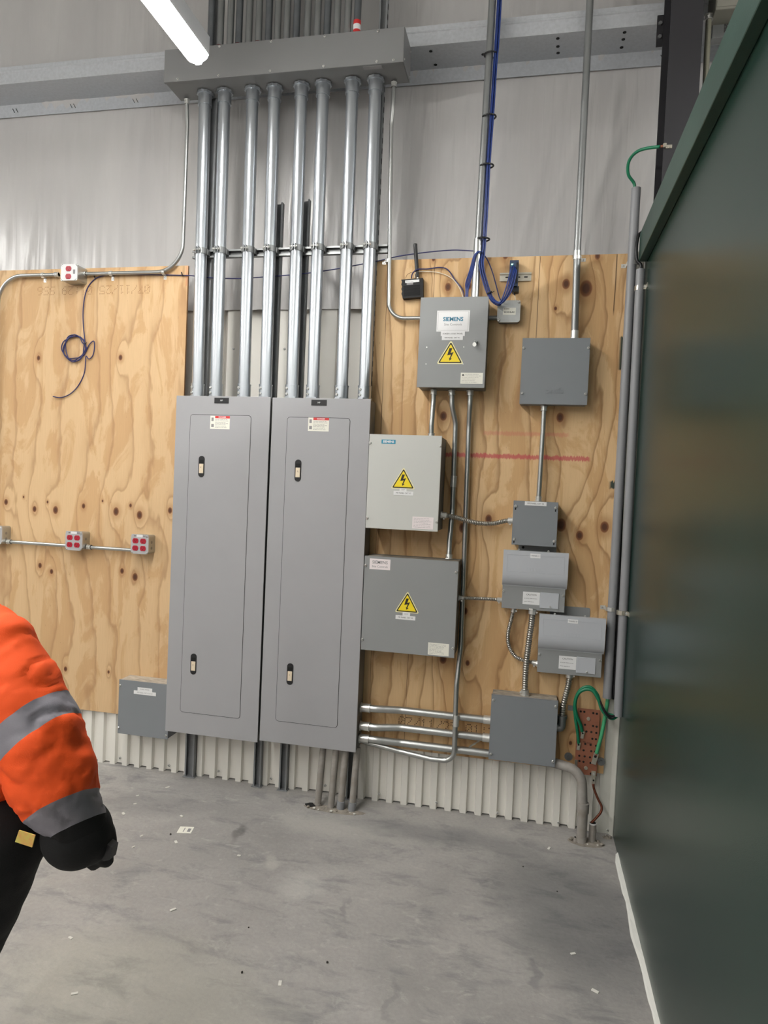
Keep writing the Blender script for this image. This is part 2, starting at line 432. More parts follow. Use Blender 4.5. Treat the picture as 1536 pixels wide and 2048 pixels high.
# ------------------------------------------------------------------ setting
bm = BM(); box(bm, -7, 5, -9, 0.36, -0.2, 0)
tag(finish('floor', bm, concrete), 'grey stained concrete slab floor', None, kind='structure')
wallmat = M('building_wall', (186, 186, 184), 0.6, 0, 0.05, 2)
ceilmat = M('ceiling_facing', (226, 226, 224), 0.6, 0, 0.05, 2)
bm = BM(); box(bm, -7, 5, 0.235, 0.36, 0, 6)
wb = tag(finish('wall_back', bm, wallmat), 'corrugated white liner wall behind the plywood', None, kind='structure')
for nm, a in (('wall_left', (-7.15, -7, -9, 0.36, 0, 6)), ('wall_right', (5, 5.15, -9, 0.36, 0, 6)), ('wall_front', (-7, 5, -9.15, -9, 0, 6))):
    bm = BM(); box(bm, *a); tag(finish(nm, bm, wallmat), None, None, kind='structure')
bm = BM(); box(bm, -7, 5, -9, 0.36, 6, 6.15)
tag(finish('ceiling', bm, ceilmat), None, None, kind='structure')

def corrugated(name, x0, x1, z0, z1, pitch, crest, slope, yc, yv, zj=0.0, label=None):
    bm = BM(); x = x0; pts = []
    while x < x1:
        pts += [(x, yc), (x+crest, yc), (x+crest+slope, yv), (x+pitch-slope, yv)]; x += pitch
    top = [bm.verts.new((p[0], p[1], z1)) for p in pts]
    bot = [bm.verts.new((p[0], p[1], z0+(zj if p[1] == yv else 0))) for p in pts]
    for i in range(len(pts)-1): bm.faces.new((top[i], top[i+1], bot[i+1], bot[i]))
    bt = [bm.verts.new((v.co.x, v.co.y+0.0012, v.co.z)) for v in bot]; tt = [bm.verts.new((v.co.x, v.co.y+0.0012, v.co.z)) for v in top]
    for i in range(len(pts)-1):
        bm.faces.new((tt[i+1], tt[i], bt[i], bt[i+1])); bm.faces.new((bot[i], bot[i+1], bt[i+1], bt[i])); bm.faces.new((top[i+1], top[i], tt[i], tt[i+1]))
    return finish(name, bm, liner, wb, label=label)
corrugated('corrugated_sheet', -4.6, 0.40, 0.0, 0.62, 0.0748, 0.030, 0.0055, -0.006, 0.013, 0.006)
corrugated('corrugated_sheet', -5.2, 3.0, 0.0, 2.70, 0.27, 0.09, 0.03, 0.196, 0.230)
for px in ((-2.1428, -0.007, 0.0403), (-1.8453, -0.007, 0.0362), (-1.5548, -0.007, 0.0435), (-1.2565, -0.007, 0.0421), (-0.96, -0.007, 0.0444), (-0.6731, -0.007, 0.039), (-0.3781, -0.007, 0.0361), (-0.0758, -0.007, 0.0259), (0.2155, -0.007, 0.0209), (0.4433, -0.016, 0.0173)):
    screw(wb, px[0], -0.006, px[2], 1.3)
for px in ((-1.6516, 0.196, 2.3337), (-1.3516, 0.196, 2.3338)): screw(wb, px[0], 0.195, px[2], 1.2)
# white corner trim at the right end of the liner
bm = BM(); prism(bm, [(0.395, -0.008), (0.445, -0.008), (0.462, -0.03), (0.464, -0.03), (0.464, 0.18), (0.395, 0.18)], 'z', 0, 2.74)
tag(finish('trim_1', bm, trimw), None, None, kind='structure')

# insulation facing as a wrinkled sheet hanging in front of the studs
def facing_sheet():
    bm = BM(); x0, x1, z0, z1 = -5.2, 2.6, 2.545, 5.95
    xs = [x0+(x1-x0)*i/420 for i in range(421)]; zs = [z0+(z1-z0)*j/80 for j in range(81)]
    g = []
    for z in zs:
        row = []
        for x in xs:
            xs_ = x-0.22*(z-3.0)*min(1.0, max(0.0, (x+0.9)/0.8))-0.03*(z-3.0)
            low = 1.0+1.6*math.exp(-((z-2.75)/0.28)**2)
            r1 = 1.6*max(0.0, 1-abs(noise.noise(Vector((xs_*9, z*0.55, 1.3))))*7.0)**2
            r2 = max(0.0, 1-abs(noise.noise(Vector((xs_*22, z*1.1, 5.1))))*5.0)**2
            base = 0.030*noise.noise(Vector((xs_*2.0, z*0.5, 0)))
            pin = 1-0.85*math.exp(-((z-3.70)/0.10)**2)
            d = (abs(base)+0.0075*r1+0.0022*low*r2)*pin
            y = 0.190-d
            row.append(bm.verts.new((x, y, z)))
        g.append(row)
    for j in range(80):
        for i in range(420): bm.faces.new((g[j][i], g[j][i+1], g[j+1][i+1], g[j+1][i]))
    return bm
o = finish('insulation_facing', facing_sheet(), facing, wb, smooth='all', label='wrinkled white plastic insulation facing')

# ------------------------------------------------------------------ girt
def girt(x0, x1, z, yf=-0.006, yb=0.186):
    t = 0.0025
    pts = [(yf, z+0.095), (yf+0.018, z+0.101), (yf+0.018, z+0.098), (yf+t, z+0.092), (yf+t, z+t), (yb+t, z+t), (yb+t, z-0.074), (yb-0.012, z-0.080), (yb-0.012, z-0.077), (yb, z-0.072), (yb, z), (yf, z)]
    bm = BM(); prism(bm, pts, 'x', x0, x1); return bm
g = thing('wall_girt', 'long galvanised steel girt running along the wall behind the conduits', 'steel beam', (-1.5, 0.09, 3.77))
finish('girt_channel', girt(-5.4, 2.6, 3.770), girt_mat, g)
bm = BM(); prism(bm, [(-0.006, 3.846), (-0.010, 3.842), (-0.010, 3.836), (-0.006, 3.832)], 'x', -5.4, 2.6)
finish('stiffening_bead', bm, girt_mat, g)
for p in ((-0.5876, 0.04, 3.7952), (-0.5784, 0.15, 3.761), (-0.3338, 0.1, 3.7617), (0.024, 0.03, 3.7904), (0.0268, 0.09, 3.7815), (0.0298, 0.14, 3.7623), (0.3271, 0.03, 3.8035), (0.3278, 0.08, 3.7853), (0.3273, 0.14, 3.7673)):
    bm = BM(); ring(bm, (p[0], p[1], 3.7692), 'z', 0.0085, 0.002, 12); finish('bolt_hole', bm, void, g)
for p in ((-3.099, 0.186, 3.719), (-2.7133, 0.186, 3.7322), (-2.3103, 0.186, 3.7286), (0.5224, 0.186, 3.76)):
    for dx in (0, 0.022):
        bm = BM(); tube(bm, [(p[0]+dx-0.008, 0.1835, 3.745), (p[0]+dx+0.006, 0.1835, 3.722)], 0.0015, 5); finish('wire_tie', bm, void, g)

# dark steel column
cl = thing('steel_column', 'dark grey steel column rising behind the green partition', 'column', (0.56, -0.12, 0))
bm = BM(); box(bm, 0.490, 0.620, -0.215, -0.205, 0, 6, 0.001); finish('front_flange', bm, colm, cl)
bm = BM(); box(bm, 0.5510, 0.5590, -0.205, -0.022, 0, 6); finish('web', bm, colm, cl)
bm = BM(); box(bm, 0.490, 0.620, -0.022, -0.012, 0, 6); finish('rear_flange', bm, colm, cl)
bm = BM(); box(bm, 0.462, 0.4895, -0.022, -0.014, 3.66, 3.80, 0.001); finish('girt_clip', bm, colm, cl)
for z in (3.70, 3.76): bmx = BM(); ring(bmx, (0.475, -0.026, z), 'y', 0.009, 0.010, 6); finish('bolt', bmx, galv_dull, cl)

# ------------------------------------------------------------------ green partition
gp = thing('green_partition', 'dark green painted panel partition along the right side', 'partition', (0.475, -3, 0))
bm = BM(); box(bm, 0.4655, 0.4855, -6.0, -0.031, 0.0, 2.80); finish('wall_panel', bm, green_paint, gp)
bm = BM(); box(bm, 0.430, 0.4655, -6.0, -0.085, 2.667, 2.795, 0.002); finish('top_trim', bm, green_trim, gp)
bm = BM(); box(bm, 0.433, 0.486, -6.0, -0.088, 2.795, 2.803, 0.002); finish('cap', bm, green_trim, gp)
# ragged white sealant strip on the floor at its foot
bm = BM(); rnd = random.Random(5); ys = [-0.2-i*0.06 for i in range(80)]
w = [0.004+0.010*(i > 0)+rnd.uniform(0, 0.006)+(0.006 if 8 < i < 12 else 0) for i in range(80)]
rowsv = []
for y, ww in zip(ys, w):
    rowsv.append([bm.verts.new((0.4655, y, 0.0005)), bm.verts.new((0.4655-ww, y+rnd.uniform(-0.01, 0.01), 0.0005)), bm.verts.new((0.4655-ww*0.7, y, 0.006)), bm.verts.new((0.4655, y, 0.010+rnd.uniform(0, 0.004)))])
for a, b in zip(rowsv, rowsv[1:]):
    for k in range(4): bm.faces.new((a[k], a[(k+1) % 4], b[(k+1) % 4], b[k]))
bm.faces.new(rowsv[0]); bm.faces.new(rowsv[-1][::-1])
finish('floor_sealant', bm, caulk, gp, label='ragged white sealant strip along the floor')

# ------------------------------------------------------------------ plywood
LX0, LX1, PZ0, PZ1 = -3.046, -1.827, 0.2895, 2.728
RX0, RX1 = -0.806, 0.407
def rel(x0, lst): return [(p[0][0]-x0, p[0][2]-PZ0, p[1], p[2]) for p in lst]
lk = rel(LX0, [((-2.7196, -0.02, 2.2379), 0.012, 1.6), ((-2.2092, -0.02, 2.2422), 0.013, 1.8), ((-2.7183, -0.02, 1.3928), 0.014, 1.5), ((-2.6362, -0.02, 1.4361), 0.007, 0.5), ((-2.5837, -0.02, 1.3938), 0.018, 1.4),
    ((-2.4083, -0.02, 1.4246), 0.012, 1.2), ((-2.9051, -0.02, 1.4235), 0.014, 1.2), ((-2.7916, -0.02, 1.4571), 0.006, 0.4), ((-2.2069, -0.02, 1.4041), 0.019, 1.6), ((-2.1202, -0.02, 1.4411), 0.009, 0.5), ((-2.0641, -0.02, 1.3921), 0.019, 1.6), ((-2.2916, -0.02, 1.4577), 0.006, 0.4),
    ((-1.8839, -0.02, 1.4255), 0.014, 1.2), ((-2.6727, -0.02, 1.0766), 0.013, 1.0), ((-2.598, -0.02, 1.0477), 0.012, -1.0), ((-2.1589, -0.02, 1.0803), 0.013, 1.0), ((-2.079, -0.02, 1.0528), 0.018, -1.3), ((-2.4909, -0.02, 0.5066), 0.012, 1.0), ((-2.2219, -0.02, 0.5162), 0.008, 0.8)])
rk = rel(RX0, [((-0.4392, -0.02, 2.59), 0.017, 1.6), ((-0.337, -0.02, 2.593), 0.014, 1.4), ((0.1191, -0.02, 2.5939), 0.020, 1.8), ((0.2112, -0.02, 2.5713), 0.032, -2.2), ((0.0768, -0.02, 2.4798), 0.008, 0.6), ((-0.4318, -0.02, 1.9618), 0.019, 1.6), ((0.1235, -0.02, 1.9662), 0.019, 1.7),
    ((-0.1887, -0.02, 1.4676), 0.018, 1.6), ((-0.3126, -0.02, 1.4169), 0.020, -1.4), ((0.1539, -0.02, 1.4567), 0.026, 1.6), ((0.2412, -0.02, 1.4116), 0.019, 1.4), ((0.3522, -0.02, 1.4579), 0.022, 1.6), ((-0.281, -0.02, 1.0102), 0.015, 1.0), ((-0.2565, -0.02, 0.7549), 0.012, 1.2), ((-0.3779, -0.02, 0.7633), 0.020, 1.2), ((0.2505, -0.02, 0.4181), 0.009, 0.8), ((-0.517, -0.02, 2.7275), 0.010, 0.6), ((0.2552, -0.02, 2.7209), 0.014, 0.8), ((-0.1692, -0.02, 2.7349), 0.015, 0.6)])
lz = lambda p: p[2]-PZ0
ply_l = plywood('plywood_veneer_pale', (216, 183, 140), (204, 166, 121), (176, 132, 90), 7.0, lk, 1.3, 0.42,
    stains=((0.10, 1.21, (-2.3433, -0.02, 2.508)[2]-PZ0-0.001, (-2.3433, -0.02, 2.508)[2]-PZ0+0.001, (150, 108, 66), 0.6), (0.1, 0.72, (-2.6349, -0.02, 1.8886)[2]-PZ0-0.001, (-2.6349, -0.02, 1.8886)[2]-PZ0+0.001, (150, 108, 66), 0.5),
            (1.205, 1.22, (-1.8319, -0.02, 2.6783)[2]-PZ0-0.06, (-1.8319, -0.02, 2.6783)[2]-PZ0+0.05, (196, 60, 50), 0.7)))
ply_r = plywood('plywood_veneer_tan', (220, 186, 140), (205, 166, 118), (160, 116, 72), 10.0, rk, 4.1, 0.60,
    cracks=(((-0.0062, -0.02, 2.5209)[0]-RX0, 1.9, 2.45, 0.0022), ((0.3414, -0.02, 2.6081)[0]-RX0, 2.15, 2.45, 0.0035), ((-0.7428, -0.02, 2.2839)[0]-RX0, 0.3, 2.45, 0.0016), ((-0.5098, -0.02, 2.6253)[0]-RX0, 2.1, 2.45, 0.0018), ((-0.553, -0.02, 0.4633)[0]-RX0, 0.0, 0.5, 0.0016)),
    stains=(((-0.425, -0.02, 1.7658)[0]-RX0, (0.2741, -0.02, 1.7886)[0]-RX0, (-0.1485, -0.02, 1.7748)[2]-PZ0-0.014, (-0.1485, -0.02, 1.7748)[2]-PZ0+0.012, (190, 70, 84), 0.75),
            ((-0.2375, -0.02, 1.8787)[0]-RX0, (0.1733, -0.02, 1.8894)[0]-RX0, (-0.0353, -0.02, 1.8839)[2]-PZ0-0.012, (-0.0353, -0.02, 1.8839)[2]-PZ0+0.012, (205, 110, 100), 0.35),
            ((0.3706, -0.02, 2.2615)[0]-RX0, 1.25, (0.3834, -0.02, 2.1875)[2]-PZ0, (0.3749, -0.02, 2.3494)[2]-PZ0, (22, 52, 50), 0.95),
            ((0.3598, -0.02, 1.6557)[0]-RX0, 1.25, (0.3608, -0.02, 1.6369)[2]-PZ0, (0.3587, -0.02, 1.6767)[2]-PZ0, (22, 52, 50), 0.95)))
plyedge = M('plywood_edge', (156, 112, 70), 0.8, 0, 0.3, 60, (0.2, 0.2, 6))
def sheet(x0, x1, mat, label):
    o = thing('plywood_sheet', label, 'plywood', (x0, -0.02, PZ0))
    bm = BM(); box(bm, x0, x1, -0.0200, -0.0185, PZ0, PZ1); finish('face_veneer', bm, mat, o)
    bm = BM(); box(bm, x0+0.0004, x1-0.0004, -0.0185, -0.0065, PZ0+0.0004, PZ1-0.0004); finish('core_plies', bm, plyedge, o)
    return o
PL = sheet(LX0, LX1, ply_l, 'pale plywood sheet at left with the coiled blue cable on it')
PR = sheet(RX0, RX1, ply_r, 'knotty tan plywood sheet on the right carrying the control boxes')
PO = thing('plywood_sheet', 'pale plywood sheet leaving the frame at far left', 'plywood', (-4.27, -0.02, PZ0))
bm = BM(); box(bm, -4.268, -3.05, -0.02, -0.0065, PZ0, PZ1); finish('face_veneer', bm, ply_l, PO)
# ink-jet date stamps in dot-matrix figures
F57 = {'0': '0111010001100111010111001100010111 0'.replace(' ', ''), '1': '00100011000010000100001000010001110', '2': '01110100010000100010001000100011111', '3': '11110000010000101110000010000111110',
       '5': '11111100001111000001000011000101110', '6': '00110010001000011110100011000101110', '7': '11111000010001000100010000100001000', '9': '01110100011000101111000010001001100',
       '/': '00001000010001000100010001000010000', ':': '00000001000010000000001000010000000', 'S': '01111100001000001110000010000111110', ' ': '0'*35}
def dots(s, x, z, adv, h, mat, parent, flip=False, r=0.0022):
    px = adv*0.72/4; pz = h/6
    for i, chh in enumerate(s):
        if chh == ' ': continue
        bm = BM()
        for k, b in enumerate(F57[chh][:35]):
            if b == '1':
                cx = i*adv+(k % 5)*px; cz = -(k//5)*pz
                if flip: cx, cz = -cx, -cz
                pts = [(x+cx+r*math.cos(a)*1.0, z+cz+r*math.sin(a)) for a in (0.4, 1.45, 2.5, 3.54, 4.6, 5.6)]
                poly(bm, pts, -0.0203, -0.0199)
        o = finish('stamped_figure', bm, mat, parent); o['kind'] = 'stuff'
stampl = M('faded_stamp_ink', (128, 88, 50), 0.8); stampd = M('dark_stamp_ink', (52, 34, 22), 0.8)
a = (-2.0477, -0.02, 2.5818); b = (-2.7463, -0.02, 2.5709)
dots('07/11/25 01:29 SS6', a[0], (-2.0479, -0.02, 2.5872)[2]-0.0, (a[0]-b[0])/18.0, 0.042, stampl, PL, flip=True, r=0.0021)
a = (-0.5851, -0.02, 0.4394); b = (-0.1365, -0.02, 0.4407)
dots('07/11/25 01:2', a[0], a[2]+0.012, (b[0]-a[0])/12.0, 0.048, stampd, PR, r=0.0027)

# ------------------------------------------------------------------ vertical struts behind the conduits
def channel(bm, x, w, y0, y1, z0, z1, slots=False):
    t = 0.0025
    prism(bm, [(x-w/2, y1), (x-w/2, y0), (x-w/2+0.008, y0), (x-w/2+0.008, y0+0.004), (x-w/2+t, y0+0.004), (x-w/2+t, y1-t), (x+w/2-t, y1-t), (x+w/2-t, y0+0.004), (x+w/2-0.008, y0+0.004), (x+w/2-0.008, y0), (x+w/2, y0), (x+w/2, y1)], 'z', z0, z1)
for (x, w, z0, z1, lab, slots) in ((-1.712, 0.052, 0.0, 6.0, 'dark vertical strut rising behind the leftmost big conduit', False), (-1.325, 0.041, 0.0, 3.03, 'dark vertical strut ending behind the fourth big conduit', False),
                      (-1.182, 0.041, 0.0, 3.04, 'dark vertical strut ending behind the fifth big conduit', False), (-0.820, 0.041, 0.0, 6.0, 'slotted vertical strut beside the rightmost big conduit', True)):
    o = thing('steel_strut', lab, 'strut', (x, -0.03, 0), 'vertical struts behind the panelboards')
    bm = BM(); channel(bm, x, w, -0.036, -0.0085, z0, z1); finish('channel', bm, strut_mat, o)
    bm = BM(); box(bm, x-w/2-0.008, x+w/2+0.008, -0.045, -0.008, 0.0003, 0.004, 0.001); finish('foot_plate', bm, strut_mat, o)
    if slots:
        z = 2.05
        while z < 4.1:
            bm = BM(); prism(bm, rrect(-0.028, -0.016, z, z+0.028, 0.0055, 3), 'x', x+w/2-0.0002, x+w/2+0.0006); z += 0.05
            finish('slot', bm, void, o)

# horizontal strut with the eight clamps
hs = thing('strut_rail', 'horizontal galvanised strut rail crossing behind the eight big conduits', 'strut rail', (-1.25, -0.06, 2.772))
bm = BM()
prism(bm, [(-0.037, 2.752), (-0.060, 2.752), (-0.060, 2.761), (-0.054, 2.761), (-0.054, 2.7595), (-0.0575, 2.7595), (-0.0575, 2.7545), (-0.0395, 2.7545), (-0.0395, 2.7895), (-0.0575, 2.7895), (-0.0575, 2.7845), (-0.054, 2.7845), (-0.054, 2.783), (-0.060, 2.783), (-0.060, 2.792), (-0.037, 2.792)], 'x', -1.785, -0.742)
finish('rail_channel', bm, galv_dull, hs)

CX = [-1.711, -1.608, -1.453, -1.336, -1.195, -1.085, -0.9355, -0.818]
CT = [-1.734, -1.621, -1.4715, -1.3535, -1.211, -1.097, -0.9465, -0.8335]
ords = ['first', 'second', 'third', 'fourth', 'fifth', 'sixth', 'seventh', 'eighth']
for i, x in enumerate(CX):
    xt = (CT[i]+x)/2-0.004; r = 0.0300
    o = thing('steel_conduit', 'large galvanised conduit, %s from the left of the eight above the panelboards' % ords[i], 'conduit', (x, -0.09, 2.03), 'large conduits between the wireway and the panelboards')
    bm = BM(); tube(bm, [(x, -0.09, 2.055), (x, -0.09, 2.06), (xt, -0.09, 3.54)], r, 28); finish('tube', bm, zinc, o, 40)
    bm = BM(); tube(bm, [(x, -0.09, 2.026), (x, -0.09, 2.092)], 0.0335, 28); tube(bm, [(x, -0.09, 2.022), (x, -0.09, 2.032)], 0.0375, 8)
    tube(bm, [(x, -0.09, 2.088), (x, -0.09, 2.093)], 0.0350, 28)
    cc = finish('lower_connector', bm, zinc, o, 40)
    for z in (2.045, 2.072): screw(o, x-0.016, -0.1215, z, 1.2, 'set_screw')
    bm = BM(); tube(bm, [(xt, -0.09, 3.515), (xt, -0.09, 3.57)], 0.0340, 28); tube(bm, [(xt, -0.09, 3.512), (xt, -0.09, 3.518)], 0.0352, 28)
    finish('upper_connector', bm, zinc, o, 40)
    bm = BM(); n = 10; ctr = (xt, -0.09); pts = [(ctr[0]+(0.043 if k % 2 else 0.039)*math.cos(2*math.pi*k/20), ctr[1]+(0.043 if k % 2 else 0.039)*math.sin(2*math.pi*k/20)) for k in range(20)]
    prism(bm, pts, 'z', 3.5655, 3.577); finish('locknut', bm, zinc, o)
    # two-piece strut clamp
    xm = x+(xt-x)*0.48; bm = BM()
    for sgn in (-1, 1):
        arc = []; 
        for k in range(9):
            a = R(90-sgn*(20+k*18)) if sgn > 0 else R(90+20+k*18)
            arc.append(a)
        outp = [(xm+0.0335*math.cos(a), -0.09+0.0335*math.sin(a)) for a in arc]; inn = [(xm+0.0305*math.cos(a), -0.09+0.0305*math.sin(a)) for a in reversed(arc)]
        prism(bm, outp+inn, 'z', 2.757, 2.787)
    box(bm, xm-0.0085, xm-0.0045, -0.136, -0.118, 2.757, 2.787, 0.0008); box(bm, xm+0.0045, xm+0.0085, -0.136, -0.118, 2.757, 2.787, 0.0008)
    box(bm, xm-0.036, xm-0.030, -0.085, -0.060, 2.759, 2.785, 0.0008); box(bm, xm+0.030, xm+0.036, -0.085, -0.060, 2.759, 2.785, 0.0008)
    finish('strut_clamp', bm, galv_dull, o)
    bm = BM(); tube(bm, [(xm-0.019, -0.129, 2.772), (xm+0.016, -0.129, 2.772)], 0.0035, 10); tube(bm, [(xm-0.022, -0.129, 2.772), (xm-0.014, -0.129, 2.772)], 0.0072, 6); tube(bm, [(xm+0.009, -0.129, 2.772), (xm+0.014, -0.129, 2.772)], 0.0072, 6)
    finish('clamp_bolt', bm, screwm, o)

# ------------------------------------------------------------------ wireway
ww = thing('wireway', 'long grey wireway box mounted across the wall above the conduits', 'wireway', (-1.28, -0.1, 3.58))
WX0, WX1, WZ0, WZ1 = -1.896, -0.674, 3.580, 3.738
bm = BM(); box(bm, WX0+0.002, WX1-0.002, -0.198, -0.030, WZ0+0.002, WZ1-0.001, 0.001); finish('trough', bm, gutter_grey, ww)
bm = BM(); box(bm, WX0, WX1, -0.2025, -0.2, WZ0-0.001, WZ1+0.001, 0.0008); finish('front_cover', bm, gutter_grey, ww)
bm = BM(); box(bm, WX0, WX1, -0.2, -0.187, WZ0-0.0012, WZ0+0.001); box(bm, WX0, WX1, -0.2, -0.187, WZ1-0.001, WZ1+0.0012); finish('cover_lip', bm, gutter_grey, ww)
for x in (-1.60, -1.33, -1.06, -0.80):
    for z in (WZ0+0.009, WZ1-0.009): screw(ww, x, -0.2027, z, 1.1)
for x in (-1.82, -0.72): screw(ww, x, -0.2027, WZ0+0.009, 1.1)
bm = BM(); p0 = -0.825; box(bm, p0-0.045, p0+0.045, -0.190, -0.166, WZ0-0.0022, WZ0-0.0008); finish('rating_label', bm, inkg, ww, label='pale rating label')
bm = BM(); box(bm, WX1-0.0005, WX1+0.0015, -0.200, -0.030, WZ0, WZ1, 0.0005); finish('end_cap', bm, gutter_grey, ww)
for y, z in ((-0.185, 3.60), (-0.045, 3.60), (-0.045, 3.72)): 
    bmx = BM(); ring(bmx, (WX1+0.003, y, z), 'x', 0.004, 0.003, 10); finish('end_screw', bmx, screwm, ww)
# bundle of conduits above it
ORD16 = ['first', 'second', 'third', 'fourth', 'fifth', 'sixth', 'seventh', 'eighth', 'ninth', 'tenth', 'eleventh', 'twelfth', 'thirteenth', 'fourteenth', 'fifteenth', 'sixteenth']
for k in range(16):
    x = -1.700+k*0.0512+random.uniform(-0.004, 0.004); r = 0.0175
    o = thing('steel_conduit', 'dull conduit above the wireway, %s from the left of sixteen' % ORD16[k] if k not in (0, 15) else ('leftmost' if k == 0 else 'rightmost, red-taped')+' of the sixteen dull conduits above the wireway', 'conduit', (x, -0.09, WZ1), 'dull conduits above the wireway')
    bm = BM(); tube(bm, [(x, -0.10, WZ1+0.0015), (x+random.uniform(-0.01, 0.01), -0.10, 6.0)], r, 14); finish('tube', bm, galv_dull if k % 3 else strut_zinc, o, 40)
    bm = BM(); tube(bm, [(x, -0.10, WZ1+0.0015), (x, -0.10, WZ1+0.03)], r+0.0035, 14); finish('connector', bm, galv_dull, o, 40)
    if k == 15:
        bm = BM(); tube(bm, [(x, -0.10, 3.79), (x, -0.10, 3.855)], r+0.0009, 16); finish('red_tag', bm, ptape, o, 40, label='red and white tape')
        bm = BM(); tube(bm, [(x, -0.10, 3.81), (x, -0.10, 3.835)], r+0.0012, 16); finish('white_tag', bm, paper, o, 40)
    if k in (1, 5, 3):
        bm = BM(); tube(bm, [(x, -0.10, 3.77), (x, -0.10, 3.80)], r+0.0009, 16); finish('red_mark', bm, redd, o, 40, label='dark red mark')

# ------------------------------------------------------------------ small conduits
def conduit(name, label, pts, r, mat, fr=0.12, group=None, conn=(), n=14, cat='conduit', connr=1.28, connl=0.024):
    P = [Vector(p) for p in pts]
    o = thing(name, label, cat, tuple(P[0]), group)
    bm = BM(); tube(bm, fillet(P, fr, 10), r, n); finish('tube', bm, mat, o, 40)
    for e in conn:
        a, b = (P[0], P[1]) if e == 0 else (P[-1], P[-2])
        d = (b-a).normalized(); bm = BM()
        tube(bm, [a, a+d*connl], r*connr, 16); tube(bm, [a+d*0.001, a+d*0.005], r*connr*1.22, 8); tube(bm, [a+d*(connl-0.003), a+d*connl], r*connr*1.1, 16)
        finish('connector', bm, screwm, o, 40)
        bm = BM(); q = a+d*connl*0.6+Vector((-r*0.5, -r*connr*0.95, 0)); ring(bm, q, 'y', 0.0032, 0.005, 10); finish('set_screw', bm, screwm, o)
    return o
def strap(parent, x, y, z, r, axis='x', mat=None, tab=1, w=0.016):
    bm = BM(); arc = [R(180+a) for a in range(0, 181, 15)] if True else []
    pts = [(math.cos(a)*(r+0.0025), math.sin(a)*(r+0.0025)) for a in arc]+[(math.cos(a)*(r+0.0003), math.sin(a)*(r+0.0003)) for a in reversed(arc)]
    # pts: first comp across the tube, second = y (towards the room is negative)
    if axis == 'x': prism(bm, [(y+q[1], z+q[0]) for q in pts], 'x', x-w/2, x+w/2)
    else: prism(bm, [(x+q[0], y+q[1]) for q in pts], 'z', z-w/2, z+w/2)
    yb = -0.0200
    for s in ((-1, 1) if tab == 2 else (tab,)):
        if axis == 'x':
            box(bm, x-w/2, x+w/2, y-0.002, yb, z-s*(r+0.0025)-0.001, z-s*(r+0.0025)+0.001)
            box(bm, x-w/2, x+w/2, yb-0.002, yb, min(z-s*r, z-s*(r+0.024)), max(z-s*r, z-s*(r+0.024)))
            q = (x, yb-0.002, z-s*(r+0.014))
        else:
            box(bm, x+s*(r+0.0025)-0.001, x+s*(r+0.0025)+0.001, y-0.002, yb, z-w/2, z+w/2)
            box(bm, min(x+s*r, x+s*(r+0.024)), max(x+s*r, x+s*(r+0.024)), yb-0.002, yb, z-w/2, z+w/2)
            q = (x+s*(r+0.014), yb-0.002, z)
    o = finish('strap', bm, mat or screwm, parent)
    screw(parent, *q, 0.9); return o
a = (-1.8389, -0.04, 2.6904); b = (-2.4437, -0.04, 2.7123)
o = conduit('thin_conduit', 'thin grey conduit from wireway bending left along the plywood top to the duplex box', [(-1.846, -0.058, 3.574), (-1.846, -0.045, 3.45), (-1.850, -0.040, a[2]), (b[0], -0.040, a[2])], 0.0098, galv, 0.15, conn=(0, 1))
for px in ((-2.2697, -0.04, 2.7056), (-1.9579, -0.04, 2.6984)): strap(o, px[0], -0.040, a[2], 0.0098)
c0 = (-2.5896, -0.04, 2.7129); c1 = (-2.9731, -0.04, 2.7217)
o = conduit('thin_conduit', 'thin grey conduit bending down at the frame edge left of the duplex box', [(c0[0], -0.040, a[2]), (c1[0], -0.040, a[2]), (c1[0], -0.040, 1.29)], 0.0098, galv, 0.15, conn=(0, 1))
strap(o, (-2.6903, -0.04, 2.7152)[0], -0.040, a[2], 0.0098)
a = (-0.724, -0.045, 2.4334); b = (-0.5613, -0.045, 2.4296)
o = conduit('thin_conduit', 'thin conduit dropping from wireway right end and curving into the logic panel', [(-0.745, -0.058, 3.574), (-0.745, -0.058, 3.46), (-0.752, -0.045, 3.38), (a[0], -0.045, a[2]), (b[0]+0.004, -0.045, a[2])], 0.0098, galv, 0.13, conn=(0,))
strap(o, (-0.7394, -0.045, 2.7176)[0]-0.0, -0.045, (-0.7393, -0.045, 2.7152)[2], 0.0098, 'z', tab=-1)

